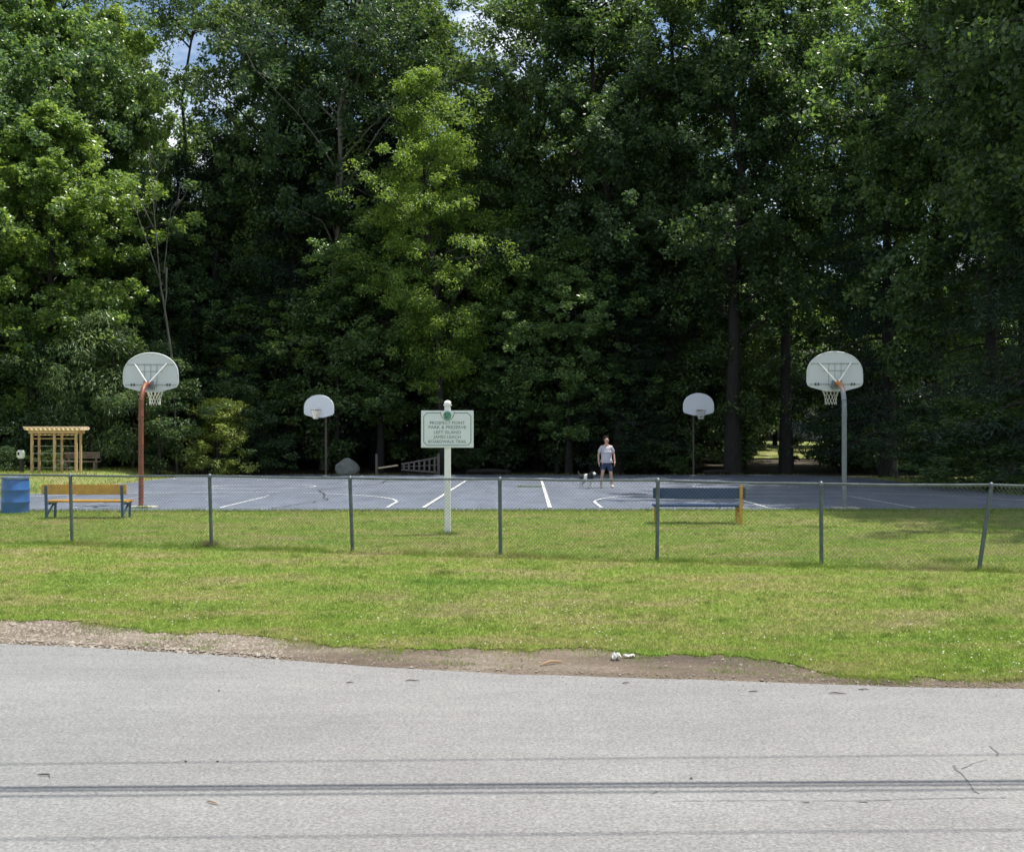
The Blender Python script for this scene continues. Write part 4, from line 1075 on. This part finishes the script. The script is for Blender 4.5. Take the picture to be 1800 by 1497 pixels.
def gate():
    p = at(771, 57); z0 = p.z
    rt = thing('wooden_gate', 'tapered wooden swing gate with vertical slats behind the park sign', 'gate', (p.x, p.y, z0), 0)
    MB().box((0, 0, .5), (.13, .13, 1.05), None, .01).build('gate_post', M['gatewood'], rt)
    a_t, b_t, a_b, b_b = (-.07, 0, .84), (-1.82, .0, .52), (-.07, 0, .12), (-1.82, 0, .26)
    MB().bar(a_t, b_t, .05, .09, .005).build('top_rail', M['gatewood'], rt)
    MB().bar(a_b, b_b, .05, .09, .005).build('bottom_rail', M['gatewood'], rt)
    MB().bar((-.07, .0, .48), (-1.82, 0, .39), .04, .05, .005).build('middle_rail', M['gatewood'], rt)
    for k in range(7):
        f = (k + .5) / 7; x = -.07 - 1.75 * f
        zt = .84 - .32 * f; zb = .12 + .14 * f
        MB().box((x, -.035, (zt + zb) / 2), (.09, .025, zt - zb - .02), None, .004).build('slat', M['gatewood'], rt)
    q = at(662, 57)
    rt2 = thing('gate_latch_post', 'lone grey wooden post left of the gate', 'post', (q.x, q.y, q.z))
    MB().box((0, 0, .5), (.11, .11, 1.05), None, .01).build('post', M['gatewood'], rt2)
    MB().bar((.08, .0, .33), (1.02, .25, .46), .05, .07, .005).build('barrier_rail', M['pine2'], rt2)
gate()
# fallen trunks / dim log at wood edge
for px, D, ln, rz_, lab in ((1262, 57.5, 1.6, .3, 'dim log lying at the wood edge right of the far hoop'), (860, 58.5, 2.2, -.2, 'fallen log in the shade right of the park sign')):
    q = at(px, D); o = MB().tube([(-ln / 2, 0, .1), (0, .05, .14), (ln / 2, 0, .1)], [.11, .12, .09], 9).build('fallen_log', M['bark'], None, (q.x, q.y, q.z), (0, 0, rz_), True); tag(o, lab, 'log')

# ------------------------------------------------------------------ man and dog
def skinned(name, nodes, edges, mat, sub=2, parent=None):
    """nodes: list of (x,y,z,rx,ry); first node is the root"""
    me = bpy.data.meshes.new('skin_src'); me.from_pydata([n[:3] for n in nodes], edges, [])
    o = bpy.data.objects.new('tmp_skin', me); COL.objects.link(o)
    md = o.modifiers.new('s', 'SKIN'); md.use_smooth_shade = True
    for i, v in enumerate(me.skin_vertices[0].data):
        v.radius = (nodes[i][3], nodes[i][4] if len(nodes[i]) > 4 else nodes[i][3]); v.use_root = (i == 0)
    sd_ = o.modifiers.new('d', 'SUBSURF'); sd_.levels = sub; sd_.render_levels = sub
    bpy.context.view_layer.update(); dg = bpy.context.evaluated_depsgraph_get()
    m2 = bpy.data.meshes.new_from_object(o.evaluated_get(dg)); m2.name = name
    bpy.data.objects.remove(o); m2.materials.clear(); m2.materials.append(mat)
    m2.polygons.foreach_set('use_smooth', np.full(len(m2.polygons), True))
    return link(name, m2, parent)
def man():
    p = at(1066, 41.0); rt = thing('person', 'man in pale grey t-shirt and navy shorts standing on the court beside a dog', 'person', (p.x, p.y, p.z + .045), .12)
    N = []; E = []
    def n(*a): N.append(a); return len(N) - 1
    def e(*ids):
        for a, b in zip(ids[:-1], ids[1:]): E.append((a, b))
    pel = n(0, 0, .96, .115, .09); wai = n(0, .0, 1.12, .105, .085); che = n(0, .01, 1.32, .115, .085); nb = n(0, .015, 1.47, .07, .06)
    nk = n(0, .0, 1.54, .052, .052); h1 = n(0, -.02, 1.61, .065, .075); h2 = n(0, -.02, 1.68, .078, .095); h3 = n(0, -.01, 1.755, .060, .075)
    e(pel, wai, che, nb, nk, h1, h2, h3)
    for s in (-1, 1):
        sh = n(s * .185, .01, 1.445, .055, .055); el = n(s * .275, .05, 1.17, .041, .041); wr = n(s * .285, -.04, .935, .027, .030); pm = n(s * .283, -.06, .875, .022, .038)
        e(nb, sh, el, wr, pm)
        for k, (dy, ln) in enumerate(((-.032, .072), (-.011, .082), (.011, .078), (.030, .062))):
            f1 = n(s * .280, -.065 + dy, .835, .0095); f2 = n(s * .272, -.070 + dy, .835 - ln * .55, .0088); f3 = n(s * .260, -.073 + dy, .835 - ln, .0075)
            e(pm, f1, f2, f3)
        t1 = n(s * .270, -.105, .875, .011); t2 = n(s * .262, -.118, .84, .0095); e(pm, t1, t2)
        hp = n(s * .095, 0, .88, .088, .09); kn = n(s * .155, -.02 + (.0 if s > 0 else -.05), .50, .056, .058); cf = n(s * .17, .02, .36, .054, .054); an = n(s * .19, .02, .10, .036, .038); bl = n(s * .205, -.06, .045, .038, .03); to = n(s * .22, -.15, .035, .034, .024)
        e(pel, hp, kn, cf, an, bl, to)
    body = skinned('body', N, E, M['skin'], 2, rt)
    # face parts
    m = MB(); m.lathe([(.004, 0), (.014, .012), (.010, .03), (.006, .045)], 8, (0, -.125, 1.655)); m.build('nose', M['skin'], body, smooth=True)
    for s in (-1, 1):
        m = MB(); m.box((s * .03, -.112, 1.695), (.022, .012, .010), None, .003); m.build('eye', M['black'], body)
        m = MB(); m.box((s * .084, -.005, 1.68), (.018, .035, .055), None, .008); m.build('ear', M['skin'], body)
    MB().box((0, -.113, 1.627), (.045, .01, .008), None, .003).build('mouth', plain('lips', (.28, .10, .08)), body)
    hr = skinned('hair', [(0, .018, 1.735, .088, .098), (0, .03, 1.768, .070, .085), (0, .045, 1.68, .086, .075)], [(0, 1), (0, 2)], M['hair'], 2, rt)
    # shirt: torso and short sleeves
    S = [(0, -.01, 1.08, .195, .160), (0, -.005, .97, .195, .160), (0, 0, .85, .190, .155), (0, .0, 1.22, .190, .148), (0, .008, 1.35, .186, .135), (0, .012, 1.44, .135, .098), (0, .01, 1.495, .070, .068)]
    Es = [(0, 1), (1, 2), (0, 3), (3, 4), (4, 5), (5, 6)]
    for s in (-1, 1):
        i = len(S); S += [(s * .165, .01, 1.43, .070, .072), (s * .225, .025, 1.33, .066, .070), (s * .255, .04, 1.22, .064, .068)]; Es += [(5, i), (i, i + 1), (i + 1, i + 2)]
    skinned('shirt', S, Es, M['shirt'], 2, rt)
    S = [(0, 0, .90, .172, .138), (0, 0, .96, .165, .135)]; Es = [(0, 1)]
    for s in (-1, 1):
        i = len(S); S += [(s * .095, 0, .82, .120, .118), (s * .120, -.005, .70, .110, .108), (s * .140, -.015, .56, .104, .100)]; Es += [(0, i), (i, i + 1), (i + 1, i + 2)]
    skinned('shorts', S, Es, M['shorts'], 2, rt)
    for s in (-1, 1):
        skinned('shoe', [(s * .19, .03, .07, .05, .055), (s * .20, -.05, .055, .052, .045), (s * .222, -.16, .045, .048, .036)], [(0, 1), (1, 2)], M['shoe'], 2, rt)
man()
def m_dog():
    m, t, b, o = newmat('black_and_white_fur')
    n = noise(t, 6.0, 2, .5); tcn = t.nodes.new('ShaderNodeTexCoord'); sx = t.nodes.new('ShaderNodeSeparateXYZ'); t.links.new(tcn.outputs['Object'], sx.inputs[0])
    z = ramp(t, sx.outputs['Z'], [(.29, 0.), (.34, .55)])
    a = t.nodes.new('ShaderNodeMath'); a.operation = 'ADD'; t.links.new(z, a.inputs[0]); t.links.new(n, a.inputs[1])
    x = t.nodes.new('ShaderNodeMath'); x.operation = 'ABSOLUTE'; x2 = t.nodes.new('ShaderNodeMath'); x2.operation = 'SUBTRACT'; x2.inputs[1].default_value = .06
    t.links.new(sx.outputs['X'], x2.inputs[0]); t.links.new(x2.outputs[0], x.inputs[0])
    band = ramp(t, x.outputs[0], [(.05, 1.), (.08, 0.)])
    c = ramp(t, a.outputs[0], [(.72, (.70, .69, .65)), (.80, (.02, .02, .02))])
    c = mix(t, band, c, (.72, .71, .66)); mzf = ramp(t, sx.outputs['X'], [(.33, 0.), (.36, 1.)]); c = mix(t, mzf, c, (.74, .72, .66))
    t.links.new(c, b.inputs['Base Color']); b.inputs['Roughness'].default_value = .9
    bump(t, b, noise(t, 60, 3, .7), .6, .01); return m
def dog():
    M['fur'] = m_dog(); M['white_fur'] = plain('white_fur', (.68, .67, .62), .9, 0, .1, 30); M['black_fur'] = plain('black_fur', (.02, .02, .021), .9, 0, .3, 30)
    p = at(1030, 40.6); rt = thing('dog', 'small black and white dog standing at the left of the man', 'dog', (p.x, p.y, p.z + .047), -.62)
    rt.scale = (1.0, 1.15, 1.0)
    # local +x: towards the head
    N = []; E = []
    def n(*a): N.append(a); return len(N) - 1
    def e(*ids):
        for a, b in zip(ids[:-1], ids[1:]): E.append((a, b))
    mid = n(0, 0, .37, .115, .125); ch = n(.15, 0, .38, .12, .15); rp = n(-.16, 0, .40, .105, .12); nk = n(.24, 0, .47, .085, .09); hd = n(.30, -.02, .54, .080, .082); mz = n(.385, -.035, .51, .050, .046); ns = n(.43, -.045, .52, .024, .024)
    tl = n(-.25, 0, .45, .026); t2 = n(-.32, .02, .52, .024); t3 = n(-.34, .03, .60, .016)
    e(mid, ch, nk, hd, mz, ns); e(mid, rp, tl, t2, t3)
    for s in (-1, 1):
        a = n(.17, s * .07, .30, .055, .060); b = n(.16, s * .075, .19, .038); c = n(.17, s * .075, .07, .030); d = n(.19, s * .075, .026, .034, .024); e(ch, a, b, c, d)
        a = n(-.16, s * .075, .33, .065, .070); b = n(-.11, s * .08, .22, .046); c = n(-.21, s * .08, .15, .030); d = n(-.20, s * .08, .06, .027); f = n(-.17, s * .08, .026, .034, .024); e(rp, a, b, c, d, f)
    body = skinned('body', N, E, M['fur'], 2, rt)
    for s in (-1, 1):
        skinned('ear', [(.29, s * .045 - .01, .60, .022, .014), (.27, s * .07 - .01, .575, .024, .010), (.262, s * .08 - .01, .54, .014, .008)], [(0, 1), (1, 2)], M['black_fur'], 1, rt)
        MB().lathe([(.001, 0), (.008, .004), (.008, .010), (.001, .014)], 8, (.352, s * .034 - .028, .558)).build('eye', M['black'], rt)
    MB().box((.452, -.05, .525), (.018, .022, .018), None, .006).build('nose', M['black'], rt)
dog()

# ------------------------------------------------------------------ debris by the road
def vp(px, py): 
    x, y = RP(px, py); return x, y, TZ(x, y) + .025
x, y, z = vp(968, 1172)
o = MB().tube([(-.11, -.08, .01), (-.02, .0, .03), (.05, .05, .025), (.12, .10, .012)], [.008, .013, .011, .006], 7).build('stick', M['stick'], None, (x, y, z)); tag(o, 'bare tan stick lying in the dirt at the road edge', 'stick')
for i, (px, py, sx, sy, lab) in enumerate(((1083, 1164, .055, .045, 'crumpled white paper scrap in the dirt, the larger left one'), (1106, 1161, .055, .025, 'flat white paper scrap just right of the crumpled one'))):
    x, y, z = vp(px, py)
    bm = bmesh.new(); bmesh.ops.create_grid(bm, x_segments=7, y_segments=7, size=1); r = random.Random(i)
    for v in bm.verts: v.co = Vector((v.co.x * sx + r.uniform(-.01, .01), v.co.y * sy + r.uniform(-.01, .01), .02 + r.uniform(-.012, .03) * (2 if i == 0 else .6)))
    bmesh.ops.solidify(bm, geom=bm.faces[:], thickness=.002)
    me = bpy.data.meshes.new('paper_scrap'); bm.to_mesh(me); bm.free(); me.materials.append(M['paper'])
    tag(link('paper_scrap', me, None, (x, y, z), (0, 0, r.uniform(0, 2))), lab, 'litter')
tw = [(80, 1363, .13, -.35, 'dark curved twig on the road at lower left'), (376, 1411, .12, -.5, 'brown twig on the road below the cable shadow'), (1472, 1219, .16, -.05, 'dark twig on the asphalt near the right road edge'), (1517, 1212, .10, .1, 'short twig right of the dark twig near the road edge'), (1325, 1216, .10, .1, 'pale twig on the asphalt near the road edge, right of the paper scraps'), (615, 1200, .07, .2, 'tiny twig on the far edge of the road left of centre'), (725, 1197, .14, 0, 'thin twig on the asphalt just left of centre'), (1100, 1201, .08, .3, 'small leaf scrap on the asphalt below the paper scraps')]
for i, (px, py, ln, rz_, lab) in enumerate(tw):
    x, y = RP(px, py); r = random.Random(i + 40)
    o = MB().tube([(-ln / 2, 0, .006), (-ln / 6, r.uniform(-.02, .02), .012), (ln / 5, r.uniform(-.015, .015), .010), (ln / 2, r.uniform(-.03, .03), .006)], [.003, .006, .005, .002], 5).build('twig', M['twig' if i != 1 else 'stick'], None, (x, y, ROADZ + .002), (0, 0, rz_)); tag(o, lab, 'twig')
st = [(520, 1131, .04, 'white stone at the grass edge left of centre'), (672, 1140, .035, 'dark stone half in the grass left of centre'), (24, 1104, .05, 'pale stone in the gravel at the far left'), (60, 1112, .035, 'second pale stone in the gravel at the far left'), (155, 1127, .035, 'flat tan stone at the asphalt edge on the left'), (318, 1125, .035, 'grey stone in the dirt left of centre')]
for i, (px, py, sz, lab) in enumerate(st):
    x, y, z = vp(px, py); o = link('stone', rock('stone', (sz, sz * .8, sz * .6), i + 3, M['pebble' if i != 1 else 'oldwood'], 2), None, (x, y, z + sz * .2)); tag(o, lab, 'stone')
for i, (px, py) in enumerate(((383, 1308 + 30), (327, 1338), (1215, 1368), (385, 1214))):
    x, y = RP(px, py); o = link('pebble', rock('pebble', (.012, .01, .008), i + 3, M['twig'], 1), None, (x, y, ROADZ + .006)); tag(o, 'tiny dark pebble on the asphalt', 'pebble', 'dark pebbles on the asphalt')
print('tris', sum(len(m.polygons) for m in bpy.data.meshes))
